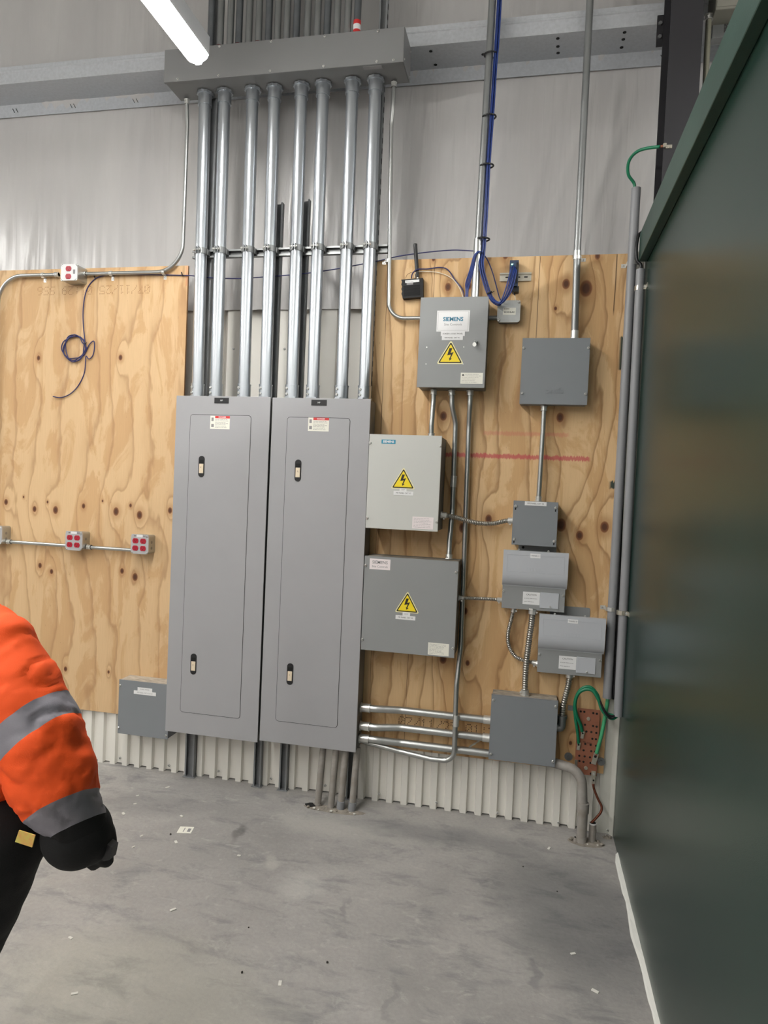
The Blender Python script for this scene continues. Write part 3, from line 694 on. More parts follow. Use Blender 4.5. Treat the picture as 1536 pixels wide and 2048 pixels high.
# ------------------------------------------------------------------ panelboards
def panelboard(x0, x1, z0, z1, label, latches, tag_x, sticker):
    yf = -0.1574
    o = thing('panelboard', label, 'electrical panel', ((x0+x1)/2, -0.09, z0), 'tall grey panelboards')
    bm = BM(); box(bm, x0+0.010, x1-0.003, yf+0.004, -0.037, z0+0.004, z1-0.003, 0.001); finish('enclosure', bm, side_dark, o)
    bm = BM(); box(bm, x0, x1, yf, yf+0.004, z0, z1, 0.0012)
    finish('trim_frame', bm, panel_grey, o)
    # door: rounded leaf 1 mm proud inside a dark reveal
    W_, H_ = x1-x0, z1-z0
    dx0, dx1, dz0, dz1 = x0+0.083, x1-0.100, z0+0.112, z1-0.096
    bm = BM(); poly(bm, rrect(dx0-0.0022, dx1+0.0022, dz0-0.0022, dz1+0.0022, 0.016), yf-0.0003, yf+0.001); finish('door_reveal', bm, void, o)
    bm = BM(); poly(bm, rrect(dx0, dx1, dz0, dz1, 0.014), yf-0.0016, yf+0.001); door = finish('door', bm, panel_grey, o)
    for (lx, lz) in latches:
        bm = BM(); prism(bm, rrect(lx-0.0165, lx+0.0165, lz-0.054, lz+0.054, 0.016), 'y', yf-0.0034, yf-0.0005)
        l = finish('latch_pocket', bm, black, o)
        bm = BM(); box(bm, lx-0.012, lx+0.012, yf-0.0040, yf-0.0032, lz+0.016, lz+0.034); finish('latch_slot', bm, void, l)
        bm = BM(); box(bm, lx-0.0115, lx+0.0115, yf-0.0062, yf-0.003, lz-0.034, lz+0.014, 0.001); finish('latch_slide', bm, latchm, l)
        bm = BM(); ring(bm, (lx-0.001, yf-0.0068, lz-0.003), 'y', 0.0055, 0.002, 14); finish('key_cylinder', bm, latchm, l)
        bm = BM(); box(bm, lx-0.002, lx, yf-0.0082, yf-0.007, lz-0.006, lz-0.001); finish('key_slot', bm, void, l)
    bm = BM(); poly(bm, [(tag_x-0.039, z1-0.036), (tag_x+0.039, z1-0.036), (tag_x+0.039, z1-0.008), (tag_x-0.039, z1-0.008)], yf-0.002, yf)
    nm = finish('name_plate', bm, black, o)
    text('HP' if sticker[3] else 'MP', tag_x, yf-0.0022, z1-0.022, 0.011, paper, nm)
    sx, sz, sw, _ = sticker
    st = plate('warning_sticker', o, sx-sw/2, sx+sw/2, sz-0.033, sz+0.033, yf-0.0016, paperw, label='white danger sticker with a red header')
    yy = yf-0.0023
    bm = BM(); poly(bm, [(sx-sw/2+0.026, sz+0.021), (sx+sw/2, sz+0.021), (sx+sw/2, sz+0.033), (sx-sw/2+0.026, sz+0.033)], yy-0.0001, yy); finish('red_header', bm, redink, st)
    text('DANGER', sx+0.012, yy-0.0002, sz+0.027, 0.010, paper, st, bold=0.0002)
    rows(st, sx-sw/2+0.026, sx+sw/2-0.004, sz-0.028, sz+0.018, yy, 7, inkg, seed=3, h=0.0018)
    bm = BM(); box(bm, sx-sw/2+0.006, sx-sw/2+0.018, yy-0.0002, yy, sz+0.006, sz+0.024); box(bm, sx-sw/2+0.006, sx-sw/2+0.020, yy-0.0002, yy, sz-0.024, sz-0.008); finish('pictogram', bm, inkg, st)
    return o
la = [(-1.6388, -0.159, 1.6646), (-1.6443, -0.159, 0.6499), (-1.1223, -0.159, 1.6634), (-1.1216, -0.159, 0.65)]
P1 = panelboard(-1.7923, -1.2808, 0.2843, 2.0227, 'tall grey panelboard on the left, beside the low surge box', [(la[0][0], la[0][2]), (la[1][0], la[1][2])], (-1.5423, -0.159, 2.001)[0], ((-1.5462, -0.159, 1.8901)[0], (-1.5462, -0.159, 1.8901)[2], 0.106, False))
P2 = panelboard(-1.2704, -0.7690, 0.2960, 2.0206, 'tall grey panelboard on the right, against the tan plywood sheet', [(la[2][0], la[2][2]), (la[3][0], la[3][2])], (-1.0286, -0.159, 2.0043)[0], ((-1.0264, -0.159, 1.8921)[0], (-1.0264, -0.159, 1.8921)[2], 0.106, True))

# ------------------------------------------------------------------ signs
def warning(parent, cx, cz, h, y):
    """yellow triangle with black border and lightning arrow"""
    hw = h*0.575
    def tri(s, r):
        A = [Vector((0, 0.5*h)), Vector((-hw, -0.5*h)), Vector((hw, -0.5*h))]; c = sum(A, Vector((0, 0)))/3; A = [c+(a-c)*s for a in A]; out = []
        for i in range(3):
            p, a, b = A[i], A[i-1], A[(i+1) % 3]; d1 = (a-p).normalized(); d2 = (b-p).normalized()
            for k in range(5):
                t = k/4; q0 = p+d1*r; q2 = p+d2*r; out.append((1-t)**2*q0+2*t*(1-t)*p+t*t*q2)
        return [(cx+q.x, cz+q.y) for q in out]
    bm = BM(); poly(bm, tri(1.0, 0.012*h/0.11), y-0.0006, y); s = finish('warning_sign', bm, cream, parent, label='yellow high-voltage warning triangle')
    bm = BM(); poly(bm, tri(0.88, 0.008*h/0.11), y-0.0009, y-0.0005); finish('black_border', bm, blkp, s)
    bm = BM(); poly(bm, tri(0.74, 0.004*h/0.11), y-0.0012, y-0.0008); finish('yellow_field', bm, yellow, s)
    k = h/0.113
    bolt = [(-0.006, 0.024), (0.008, 0.024), (0.000, 0.001), (0.015, 0.006), (0.002, -0.024), (0.008, -0.025), (-0.003, -0.035), (-0.006, -0.020), (-0.003, -0.023), (0.003, -0.006), (-0.015, -0.010)]
    bm = BM(); poly(bm, [(cx+a*k, cz-0.006*k+b*k) for a, b in bolt], y-0.0015, y-0.0011); finish('lightning_arrow', bm, blkp, s)
def enclosure(name, label, x0, x1, z0, z1, yf, mat, group=None, screws=(), cat='junction box', body=None, inset=0.003, top=None):
    o = thing(name, label, cat, ((x0+x1)/2, -0.02, z0), group)
    bm = BM(); box(bm, x0+inset, x1-inset, yf+0.003, -0.0200, z0+inset, z1-inset, 0.0012); finish('body', bm, body or mat, o)
    bm = BM(); box(bm, x0, x1, yf, yf+0.0025, z0, z1, 0.0009)
    box(bm, x0, x0+0.0012, yf, yf+0.012, z0, z1); box(bm, x1-0.0012, x1, yf, yf+0.012, z0, z1); box(bm, x0, x1, yf, yf+0.012, z0, z0+0.0012); box(bm, x0, x1, yf, yf+0.012, z1-0.0012, z1)
    finish('cover', bm, mat, o)
    if top:
        bm = BM(); box(bm, x0+inset+0.002, x1-inset-0.002, yf+0.004, -0.0200, z1-inset, z1-inset+0.0006); finish('dust_film', bm, top, o, label='dusty top surface')
    for (sx, sz) in screws: screw(o, sx, yf-0.0002, sz, 1.15)
    return o
def corners(x0, x1, z0, z1, ix, iz): return [(x0+ix, z1-iz), (x1-ix, z1-iz), (x0+ix, z0+iz), (x1-ix, z0+iz)]

# logic panel
lx0, lx1, lz0, lz1 = -0.5495, -0.2302, 2.0816, 2.5041
LP = enclosure('control_cabinet', 'grey keyed control cabinet with a white nameplate, topmost on the tan plywood', lx0, lx1, lz0, lz1, -0.150, box_grey, cat='control box', body=side_dark)
q = (-0.4677, -0.3137, 2.343, 2.4408)
lb = plate('nameplate', LP, q[0], q[1], q[2], q[3], -0.150, paper, 0.001, label='white nameplate with teal lettering')
yy = -0.1512; bm = BM(); e = 0.0055; s = 0.0009
for (a0, a1, b0, b1) in ((q[0]+e, q[1]-e, q[3]-e-s, q[3]-e), (q[0]+e, q[1]-e, q[2]+e, q[2]+e+s), (q[0]+e, q[0]+e+s, q[2]+e, q[3]-e), (q[1]-e-s, q[1]-e, q[2]+e, q[3]-e)):
    box(bm, a0, a1, yy-0.0001, yy, b0, b1)
finish('frame_line', bm, inkg, lb)
mx = (q[0]+q[1])/2
text('SIEMENS', mx, yy, (q[2]+q[3])/2+0.008, 0.026, teal, lb, bold=0.0009, sx=0.98)
text('Site Controls', mx, yy, (q[2]+q[3])/2-0.016, 0.0155, inkg, lb)
q2 = (-0.4459, -0.333, 2.322, 2.343); pl = plate('label_strip', LP, q2[0], q2[1], q2[2], q2[3], -0.150, paper, 0.0008); text('SCREEN LOGIC PANEL', (q2[0]+q2[1])/2, -0.151, (q2[2]+q2[3])/2, 0.0095, ink, pl)
q2 = (-0.4403, -0.3415, 2.3033, 2.3243); pl = plate('label_strip', LP, q2[0], q2[1], q2[2], q2[3], -0.150, paper, 0.0007); text('MP PANEL CKT 41', (q2[0]+q2[1])/2, -0.151, (q2[2]+q2[3])/2, 0.009, ink, pl)
w = (-0.396, -0.151, 2.2475); warning(LP, w[0], w[2], 0.112, -0.150)
for p in ((-0.5099, -0.15, 2.2699), (-0.335, -0.15, 2.271), (-0.5099, -0.15, 2.191), (-0.3347, -0.15, 2.1919)):
    bm = BM(); ring(bm, (p[0], -0.1505, p[2]), 'y', 0.0028, 0.0015, 10); finish('rivet', bm, screwm, LP)
p = (-0.2832, -0.155, 2.2931)
bm = BM(); ring(bm, (p[0], -0.153, p[2]), 'y', 0.0125, 0.006, 20); ring(bm, (p[0], -0.158, p[2]), 'y', 0.0095, 0.008, 20); lk_ = finish('key_lock', bm, galv_dull, LP, 40)
bm = BM(); box(bm, p[0]-0.001, p[0]+0.001, -0.1640, -0.160, p[2]-0.004, p[2]+0.004); finish('key_slot', bm, void, lk_)
bm = BM(); box(bm, p[0]-0.0006, p[0]+0.0006, -0.178, -0.160, p[2]-0.006, p[2]+0.002); prism(bm, [(p[0]+0.009*math.cos(a*0.5236), p[2]-0.016+0.010*math.sin(a*0.5236)) for a in range(12)], 'y', -0.1795, -0.178); finish('hanging_key', bm, screwm, lk_)
q = (-0.3431, -0.2394, 2.0999, 2.1511); pl = plate('rating_label', LP, q[0], q[1], q[2], q[3], -0.150, paperw, 0.0008, label='cream rating label'); rows(pl, q[0]+0.006, q[1]-0.006, q[2]+0.004, q[3]-0.004, -0.151, 6, inkg, seed=11)
bm = BM(); ring(bm, (q[0]+0.011, -0.1511, q[3]-0.011), 'y', 0.004, 0.0004, 10); finish('round_mark', bm, ink, pl)

# embossed square box
ox0, ox1, oz0, oz1 = -0.0674, 0.2378, 2.0165, 2.3229
OB = enclosure('junction_box', 'large square grey box with embossed lettering, under the right steel pipe', ox0, ox1, oz0, oz1, -0.100, box_dark, screws=[(ox0+0.007, oz1-0.046), (ox1-0.007, oz1-0.046), (ox0+0.010, oz0+0.050), (ox1-0.010, oz0+0.050)])
p = (0.0872, -0.1, 2.0812); em = text('orbit', p[0], -0.1004, p[2], 0.040, box_dark, OB, sx=1.05, th=0.0012, name='embossed_lettering', bold=0.0004)
p = (0.2053, -0.1, 2.0896); text('B', p[0], -0.1004, p[2], 0.016, box_dark, OB, th=0.0008, name='embossed_mark')

# pale box
wx0, wx1, wz0, wz1 = -0.7530, -0.4090, 1.4030, 1.8475
WB = enclosure('control_cabinet', 'pale grey box with a blue tag and yellow triangle beside the right panelboard', wx0, wx1, wz0, wz1, -0.220, box_light, cat='control box', body=side_dark, screws=[(wx0+0.005, wz1-0.042), (wx1-0.006, wz1-0.046), (wx0+0.006, wz0+0.046), (wx1-0.006, wz0+0.046)])
q = (-0.6935, -0.6262, 1.804, 1.8228); pl = plate('brand_tag', WB, q[0], q[1], q[2], q[3], -0.220, tealtag, 0.0008, label='blue tag with white lettering'); text('SIEMENS', (q[0]+q[1])/2, -0.221, (q[2]+q[3])/2, 0.0145, paper, pl, bold=0.0005)
p = (-0.5816, -0.221, 1.646); warning(WB, p[0], p[2], 0.103, -0.220)
q = (-0.5971, -0.5636, 1.5817, 1.6004); pl = plate('label_strip', WB, q[0], q[1], q[2], q[3], -0.220, paper, 0.0007); text('LCP', (q[0]+q[1])/2, -0.2208, (q[2]+q[3])/2, 0.009, inkg, pl)
q = (-0.625, -0.5309, 1.5653, 1.5841); pl = plate('label_strip', WB, q[0], q[1], q[2], q[3], -0.220, paper, 0.0008); text('MP PANEL CKT 37', (q[0]+q[1])/2, -0.2209, (q[2]+q[3])/2, 0.009, ink, pl)
q = (-0.5295, -0.4303, 1.4122, 1.4682); pl = plate('rating_label', WB, q[0], q[1], q[2], q[3], -0.220, pinkp, 0.0008, label='pale rating label'); rows(pl, q[0]+0.006, q[1]-0.006, q[2]+0.004, q[3]-0.004, -0.2209, 7, inkg, seed=12)

# lower control box
mx0, mx1, mz0, mz1 = -0.7600, -0.3082, 0.8110, 1.2662
MB = enclosure('control_cabinet', 'wide grey box with a warning triangle, below the pale box', mx0, mx1, mz0, mz1, -0.180, box_grey, cat='control box', body=side_dark, top=dust, screws=[(mx0+0.006, mz1-0.046), (mx1-0.010, mz1-0.050), (mx0+0.006, mz0+0.050), (mx1-0.008, mz0+0.046)])
q = (-0.7344, -0.6331, 1.2039, 1.255); pl = plate('nameplate', MB, q[0], q[1], q[2], q[3], -0.180, pinkp, 0.0008, label='white nameplate with dark lettering')
text('SIEMENS', (q[0]+q[1])/2, -0.181, q[3]-0.017, 0.0205, inkg, pl, bold=0.0003, sx=1.0); text('Site Controls', (q[0]+q[1])/2, -0.181, q[2]+0.014, 0.0145, inkg, pl)
p = (-0.5428, -0.181, 1.0588); warning(MB, p[0], p[2], 0.104, -0.180)
q = (-0.5631, -0.5269, 0.9904, 1.0095); pl = plate('label_strip', MB, q[0], q[1], q[2], q[3], -0.180, paper, 0.0007); text('MCP', (q[0]+q[1])/2, -0.1808, (q[2]+q[3])/2, 0.009, inkg, pl)
q = (-0.5963, -0.5008, 0.9733, 0.9925); pl = plate('label_strip', MB, q[0], q[1], q[2], q[3], -0.180, paper, 0.0008); text('MP PANEL CKT 39', (q[0]+q[1])/2, -0.1809, (q[2]+q[3])/2, 0.009, ink, pl)
q = (-0.4333, -0.3346, 0.8172, 0.8752); pl = plate('rating_label', MB, q[0], q[1], q[2], q[3], -0.180, paperw, 0.0008, label='cream rating label'); rows(pl, q[0]+0.006, q[1]-0.006, q[2]+0.004, q[3]-0.004, -0.1809, 8, inkg, seed=13)

# small square box
sx0, sx1, sz0, sz1 = (-0.0714, 0.1329, 1.3565, 1.5637)
SB = enclosure('junction_box', 'small slate square box with a white strip label, above the upper louvred unit', sx0, sx1, sz0, sz1, -0.110, box_dark, screws=corners(sx0, sx1, sz0, sz1, 0.011, 0.026))
for (cx, cz) in corners(sx0, sx1, sz0, sz1, 0.011, 0.026):
    bm = BM(); prism(bm, rrect(cx-0.0030, cx+0.0024, cz-0.018, cz+0.002, 0.002, 3), 'y', -0.1103, -0.1098); finish('keyhole_slot', bm, void, SB)
q = (-0.0195, 0.0796, 1.5437, 1.5624); pl = plate('label_strip', SB, q[0], q[1], q[2], q[3], -0.110, paper, 0.0008); text('MP PANEL CKT 35', (q[0]+q[1])/2, -0.1109, (q[2]+q[3])/2, 0.0095, ink, pl)

# pull box at the bottom right
bx0, bx1, bz0, bz1 = -0.1285, 0.1784, 0.3305, 0.6415
LB = enclosure('junction_box', 'square slate pull box with a dusty top, bottom right of the tan plywood', bx0, bx1, bz0, bz1, -0.120, box_dark, screws=corners(bx0, bx1, bz0, bz1, 0.010, 0.026), body=side_dark, top=dust)
# surge box
ux0, ux1, uz0, uz1 = -2.0912, -1.7960, 0.2243, 0.5158
UB = thing('junction_box', 'low slate box with two label strips, left of the tall panelboards', 'junction box', (-1.95, -0.02, uz0))
bm = BM(); box(bm, ux0+0.003, ux1-0.003, -0.117, -0.0200, uz0+0.003, uz1-0.003, 0.001); finish('body', bm, box_dark, UB)
bm = BM(); box(bm, ux0, ux1, -0.120, -0.1175, uz0, uz1, 0.0009); finish('cover', bm, box_dark, UB)
bm = BM(); box(bm, ux0+0.004, ux1-0.004, -0.116, -0.0200, uz1-0.003, uz1-0.0022); finish('dust_film', bm, M('thick_pale_dust', (200, 190, 174), 0.9, 0, 0.0, 26, (1, 3, 1), col2=(150, 142, 130)), UB, label='dusty top surface')
for (cx, cz) in ((ux0+0.008, uz1-0.032), (ux0+0.006, uz0+0.03), (ux1-0.010, uz0+0.02)): screw(UB, cx, -0.1202, cz, 1.15)
q = (-1.9804, -1.8956, 0.4657, 0.4844); pl = plate('label_strip', UB, q[0], q[1], q[2], q[3], -0.120, paper, 0.0008); text('SURGE METER', (q[0]+q[1])/2, -0.1209, (q[2]+q[3])/2, 0.0085, inkg, pl)
q = (-2.0019, -1.8731, 0.4469, 0.4658); pl = plate('label_strip', UB, q[0], q[1], q[2], q[3], -0.120, paper, 0.0010); text('MP PANEL CKT 43 45 47', (q[0]+q[1])/2, -0.1211, (q[2]+q[3])/2, 0.0085, inkg, pl)

# ------------------------------------------------------------------ two louvred units with curved covers
def unit(label, cov, base, yb, tl, labq, brk=None):
    x0, x1, z0, z1 = cov; _, _, b0, _ = base; bx0_, bx1_ = base[0], base[1]
    o = thing('power_supply_unit', label, 'power supply', ((x0+x1)/2, -0.02, b0), 'pair of light grey units with curved covers')
    yc = yb-0.028
    bm = BM(); box(bm, bx0_, bx1_, yb, -0.0200, b0, z1-0.012, 0.001); finish('base_box', bm, box_grey, o)
    pr = [(yb+0.001, z1), (yc, z1), (yc, z0+0.062)]
    for k in range(9):
        a = R(k*10); pr.append((yc+0.062*(1-math.cos(a))*0.62, z0+0.062-0.062*math.sin(a)))
    pr += [(yb-0.001, z0), (yb-0.001, z0+0.004)]
    bm = BM(); prism(bm, pr, 'x', x0, x1); finish('curved_cover', bm, unit_light, o, 30, label='light grey curved cover')
    # shallow embossed panel border on the cover
    bm = BM(); e = 0.018; t_ = 0.0016; a0, a1, c0, c1 = x0+e, x1-e, z0+0.070, z1-0.018
    for (p0, p1, q0, q1) in ((a0, a1, c1-t_, c1), (a0, a1, c0, c0+t_), (a0, a0+t_, c0, c1), (a1-t_, a1, c0, c1)): box(bm, p0, p1, yc-0.0009, yc, q0, q1, 0.0003)
    finish('embossed_border', bm, unit_light, o)
    mx_ = (x0+x1)/2+0.004; zc = z1-0.052
    pl = plate('label_strip', o, labq[0], labq[1], labq[2], labq[3], yc, paper, 0.0008); text(tl, (labq[0]+labq[1])/2, yc-0.001, (labq[2]+labq[3])/2, 0.009, inkg, pl)
    bm = BM(); k = 1.0
    for sx_ in (-1, 1): poly(bm, [(mx_+sx_*0.0035, zc+0.012), (mx_+sx_*0.011, zc+0.012), (mx_+sx_*0.018, zc-0.016), (mx_+sx_*0.0035, zc-0.016)][::sx_], yc-0.0010, yc)
    finish('embossed_emblem', bm, unit_light, o)
    bm = BM()
    for i in range(7): box(bm, mx_-0.048+i*0.014, mx_-0.040+i*0.014, yc-0.0007, yc, zc-0.040, zc-0.026, 0.0003)
    finish('embossed_letters', bm, unit_light, o)
    # caution label and small access door on the base
    bw = bx1_-bx0_
    q0, q1 = bx0_+bw*0.335, bx0_+bw*0.605; zb0, zb1 = b0+0.018, z0-0.020
    pl = plate('caution_label', o, q0, q1, zb0+0.008, zb1-0.004, yb, paper, 0.0008, label='white caution label')
    text('CAUTION', (q0+q1)/2, yb-0.001, zb1-0.017, 0.0105, ink, pl); rows(pl, q0+0.006, q1-0.006, zb0+0.013, zb1-0.027, yb-0.001, 2, ink, seed=4, h=0.0013)
    bm = BM(); box(bm, q1+0.001, bx0_+bw*0.905, yb-0.003, yb+0.001, zb0-0.004, zb1-0.002, 0.001); dd = finish('access_door', bm, unit_light, o, label='small light grey access door')
    screw(dd, (q1+bx0_+bw*0.905)/2+0.006, yb-0.0032, zb0+0.004, 0.8)
    for (a_, c_) in ((bx0_+0.007, z0-0.026), (bx1_-0.009, z0-0.030)): screw(o, a_, yb-0.0002, c_, 1.0)
    for a_ in (x0+bw*0.24, x0+bw*0.71): screw(o, a_, yb-0.004, z1-0.001+0.004, 0.9)
    if brk:
        bm = BM(); poly(bm, rrect(brk[0], brk[1], z1-0.02, brk[2], 0.008), -0.0225, -0.0200); q_ = finish('mounting_bracket', bm, box_grey, o)
        bm = BM(); ring(bm, ((brk[0]+0.022), -0.0228, brk[2]-0.020), 'y', 0.006, 0.0006, 14); finish('mounting_hole', bm, void, q_)
    return o
cov = (-0.1057, 0.1916, 1.1603, 1.3299); base = (-0.1058, 0.1903, 1.0512, 1.1553)
q = (0.0178, 0.0644, 1.2994, 1.3205)
U1 = unit('light grey curved-cover unit below the small slate box, upper of the pair', cov, (cov[0]+0.002, cov[1]-0.006, base[2], base[3]), -0.09, 'PANEL 1', q, ((-0.0392, -0.021, 1.3425)[0], (0.1387, -0.021, 1.3437)[0], (0.0494, -0.021, 1.3599)[2]))
cov2 = (0.0742, 0.3715, 0.8724, 1.0388); base2 = (0.0747, 0.3719, 0.7614, 0.8661)
q = (0.2021, 0.2478, 1.0089, 1.0274)
U2 = unit('light grey curved-cover unit lower right, above the copper ground bar', cov2, (cov2[0]+0.002, cov2[1]-0.006, base2[2], base2[3]), -0.09, 'PANEL 2', q, ((0.1237, -0.021, 1.0427)[0], (0.3072, -0.021, 1.0574)[0], (0.2149, -0.021, 1.0715)[2]))

# ------------------------------------------------------------------ steel pipes into the boxes
def pts_on(lst): return [Vector(p) for p in lst]
p0, p1 = (-0.2863, -0.06, 3.9181), (-0.2977, -0.06, 2.739)
o = thing('steel_pipe', 'steel pipe carrying the blue cable bundle into the keyed control cabinet', 'conduit', (p1[0], -0.06, lz1))
bm = BM(); tube(bm, [(-0.276, -0.060, 5.9), (p0[0], -0.06, p0[2]), (-0.298, -0.062, 2.80), (-0.3005, -0.075, lz1+0.02)], 0.0178, 20); finish('tube', bm, galv_dull, o, 40)
bm = BM(); tube(bm, [(-0.2995, -0.066, 2.80), (-0.3005, -0.075, lz1+0.0)], 0.0192, 20); tube(bm, [(-0.299, -0.068, 2.735), (-0.299, -0.067, 2.765)], 0.0206, 20); finish('connector', bm, galv, o, 40)
p0, p1 = (0.1593, -0.05, 3.8793), (0.1686, -0.06, 2.3803)
o = thing('steel_pipe', 'plain steel pipe running up from the large square grey box', 'conduit', (p1[0], -0.06, oz1))
bm = BM(); tube(bm, [(0.150, -0.045, 5.9), (p0[0], -0.05, p0[2]), (0.161, -0.050, 2.75), (p1[0], -0.06, oz1+0.01)], 0.0165, 20); finish('tube', bm, galv_dull, o, 40)
bm = BM(); tube(bm, [(0.161, -0.050, 2.70), (0.161, -0.050, 2.735)], 0.0190, 20); finish('coupling', bm, galv, o, 40)
bm = BM(); tube(bm, [(p1[0], -0.06, oz1-0.001), (p1[0], -0.06, oz1+0.042)], 0.0186, 20); tube(bm, [(p1[0], -0.06, oz1+0.001), (p1[0], -0.06, oz1+0.008)], 0.022, 8); finish('connector', bm, screwm, o, 40)
strap(o, 0.162, -0.050, (0.1751, -0.05, 2.7037)[2], 0.0168, 'z', tab=1)
# between square boxes
a = (0.0462, -0.06, 2.014); b = (0.0429, -0.07, 1.5709)
conduit('thin_conduit', 'thin bright conduit between the large square box and the small slate box', [(a[0], -0.06, oz0-0.001), (a[0]+0.001, -0.06, oz0-0.12), (b[0], -0.062, sz1)], 0.0115, galv, 0.02, conn=(0, 1))
# three conduits below the control cabinet
def seq(lst): return [tuple(p) for p in lst]
conduit('thin_conduit', 'short conduit joining the keyed cabinet to the pale box', [((-0.4781, -0.075, 2.056)[0], -0.075, lz0), (-0.477, -0.075, 2.0319), (-0.4796, -0.085, 1.91), ((-0.4776, -0.085, 1.8666)[0], -0.085, wz1-0.002)], 0.0120, galv, 0.05, conn=(0, 1))
c_ = conduit('thin_conduit', 'conduit jogging down beside the pale box into the wide grey box', [((-0.3913, -0.07, 2.0579)[0], -0.07, lz0), (-0.3864, -0.07, 2.0051), (-0.3684, -0.045, 1.9263), (-0.363, -0.045, 1.5033), (-0.3678, -0.07, 1.353), ((-0.3645, -0.09, 1.2819)[0], -0.09, mz1-0.002)], 0.0125, galv, 0.09, conn=(0, 1))
bm = BM(); p = (-0.3648, -0.045, 1.6447); tube(bm, [(p[0], -0.045, p[2]-0.03), (p[0]+0.001, -0.045, p[2]+0.025)], 0.0155, 16); finish('coupling', bm, screwm, c_, 40)
c3 = conduit('thin_conduit', 'long conduit curving from the keyed cabinet down and left into the panelboard', [((-0.3024, -0.07, 2.0592)[0], -0.07, lz0), (-0.2999, -0.07, 2.0066), (-0.3026, -0.045, 1.9182), (-0.2899, -0.05, 0.8475), (-0.2984, -0.095, 0.6618), (-0.2928, -0.095, 0.2885), (-0.405, -0.095, 0.2867), (-0.5623, -0.08, 0.2988), (-0.770, -0.080, 0.330)], 0.0125, galv, 0.10, conn=(0,), n=16)
bm = BM(); p = (-0.2928, -0.095, 0.4917); tube(bm, [(p[0], -0.095, p[2]-0.03), (p[0], -0.095, p[2]+0.025)], 0.0150, 16); finish('coupling', bm, screwm, c3, 40)
# three horizontal conduits
hz = ([(-0.7774, -0.09, 0.493), (-0.6908, -0.09, 0.5), (-0.5737, -0.068, 0.4987), (-0.137, -0.062, 0.4988)], [(-0.7785, -0.09, 0.4021), (-0.6866, -0.09, 0.4077), (-0.5702, -0.066, 0.4132), (-0.1326, -0.062, 0.4088)], [(-0.7811, -0.09, 0.3437), (-0.6838, -0.09, 0.3453), (-0.5663, -0.068, 0.3365), (-0.1291, -0.062, 0.3358)])
for i, h_ in enumerate(hz):
    P_ = [Vector(q) for q in h_]; P_[0].x = -0.7695; P_[-1].x = bx0+0.003; P_[0].z = P_[1].z; 
    P_[3].z = (P_[3].z+P_[2].z)/2; P_[2].z = P_[3].z+0.002
    conduit('horizontal_conduit', '%s of the three side-by-side conduits between panelboard and pull box' % ('uppermost', 'middle', 'lowest')[i], P_, 0.0180, galv, 0.12, 'three conduits into the pull box', conn=(0,), n=20, connr=1.18, connl=0.05)
    a_ = P_[3]; bm = BM(); tube(bm, [(bx0-0.035, a_.y, a_.z), (bx0+0.002, a_.y, a_.z)], 0.021, 18)
    if i < 2: finish('connector', bm, screwm, bpy.data.objects['horizontal_conduit' if i == 0 else 'horizontal_conduit.%03d' % i], 40)
    else: bm.free()
# little twisted foil scrap under the middle conduit
p = (-0.1942, -0.05, 0.3701)
o = thing('foil_tag', 'small crumpled shiny tag hanging under the middle horizontal conduit', 'tag', (p[0], -0.05, p[2]))
bm = BM(); P_ = spline([(-0.1803, -0.055, 0.3908), (-0.1985, -0.06, 0.3757), (-0.215, -0.058, 0.3631), (-0.2311, -0.06, 0.3471)], 4)
rnd = random.Random(2); tube(bm, P_, [0.003+0.003*rnd.random() for _ in P_], 5); finish('foil', bm, lugm, o)

# ------------------------------------------------------------------ flexible conduits
def flex(label, pts, r, ends=(0, 1), elbow=False):
    P = resample(spline(pts, 14), 0.0014)
    o = thing('flexible_conduit', label, 'flexible conduit', tuple(P[0]))
    pitch = 0.0084 if r < 0.013 else 0.0110; rr = []
    for i in range(len(P)):
        ph = (i*0.0014/pitch) % 1.0; rr.append(r*(0.78+0.22*max(0.0, math.sin(math.pi*min(ph/0.72, 1.0)))))
    bm = BM(); tube(bm, P, rr, 14); finish('armour', bm, flexm, o, 'all')
    for e in ends:
        a, b = (P[0], P[6]) if e == 0 else (P[-1], P[-7]); d = (b-a).normalized()
        bm = BM(); tube(bm, [a-d*0.002, a+d*0.026], r*1.22, 14); tube(bm, [a-d*0.002, a+d*0.005], r*1.5, 8); finish('connector', bm, screwm, o, 40)
        bm = BM(); s_ = d.cross(Vector((0, 1, 0))).normalized()
        if s_.z > 0 and abs(s_.z) > 0.5: s_ = -s_
        q_ = a+d*0.016+s_*r*1.3; tube(bm, [q_-Vector((0, 0.004, 0)), q_+Vector((0, -0.012, 0))], 0.0042, 10); finish('clamp_screw', bm, screwm, o)
    return o
flex('flexible steel conduit sagging between the pale box and the small slate box', [(wx1-0.002, (-0.399, -0.1, 1.4737)[1], (-0.4064, -0.1, 1.4781)[2]), (-0.3561, -0.095, 1.4733), (-0.2964, -0.085, 1.4592), (-0.2372, -0.07, 1.4474), (-0.1663, -0.062, 1.4484), (-0.108, -0.06, 1.4634), (sx0+0.004, -0.06, (-0.0776, -0.06, 1.4674)[2])], 0.0125)
flex('thin flexible conduit from the wide grey box to the upper curved-cover unit', [(mx1-0.002, -0.085, (-0.3025, -0.085, 1.0822)[2]), (-0.2785, -0.085, 1.084), (-0.2194, -0.075, 1.0846), (-0.1604, -0.065, 1.0852), (cov[0]+0.006, -0.06, (-0.106, -0.06, 1.0838)[2])], 0.0095)
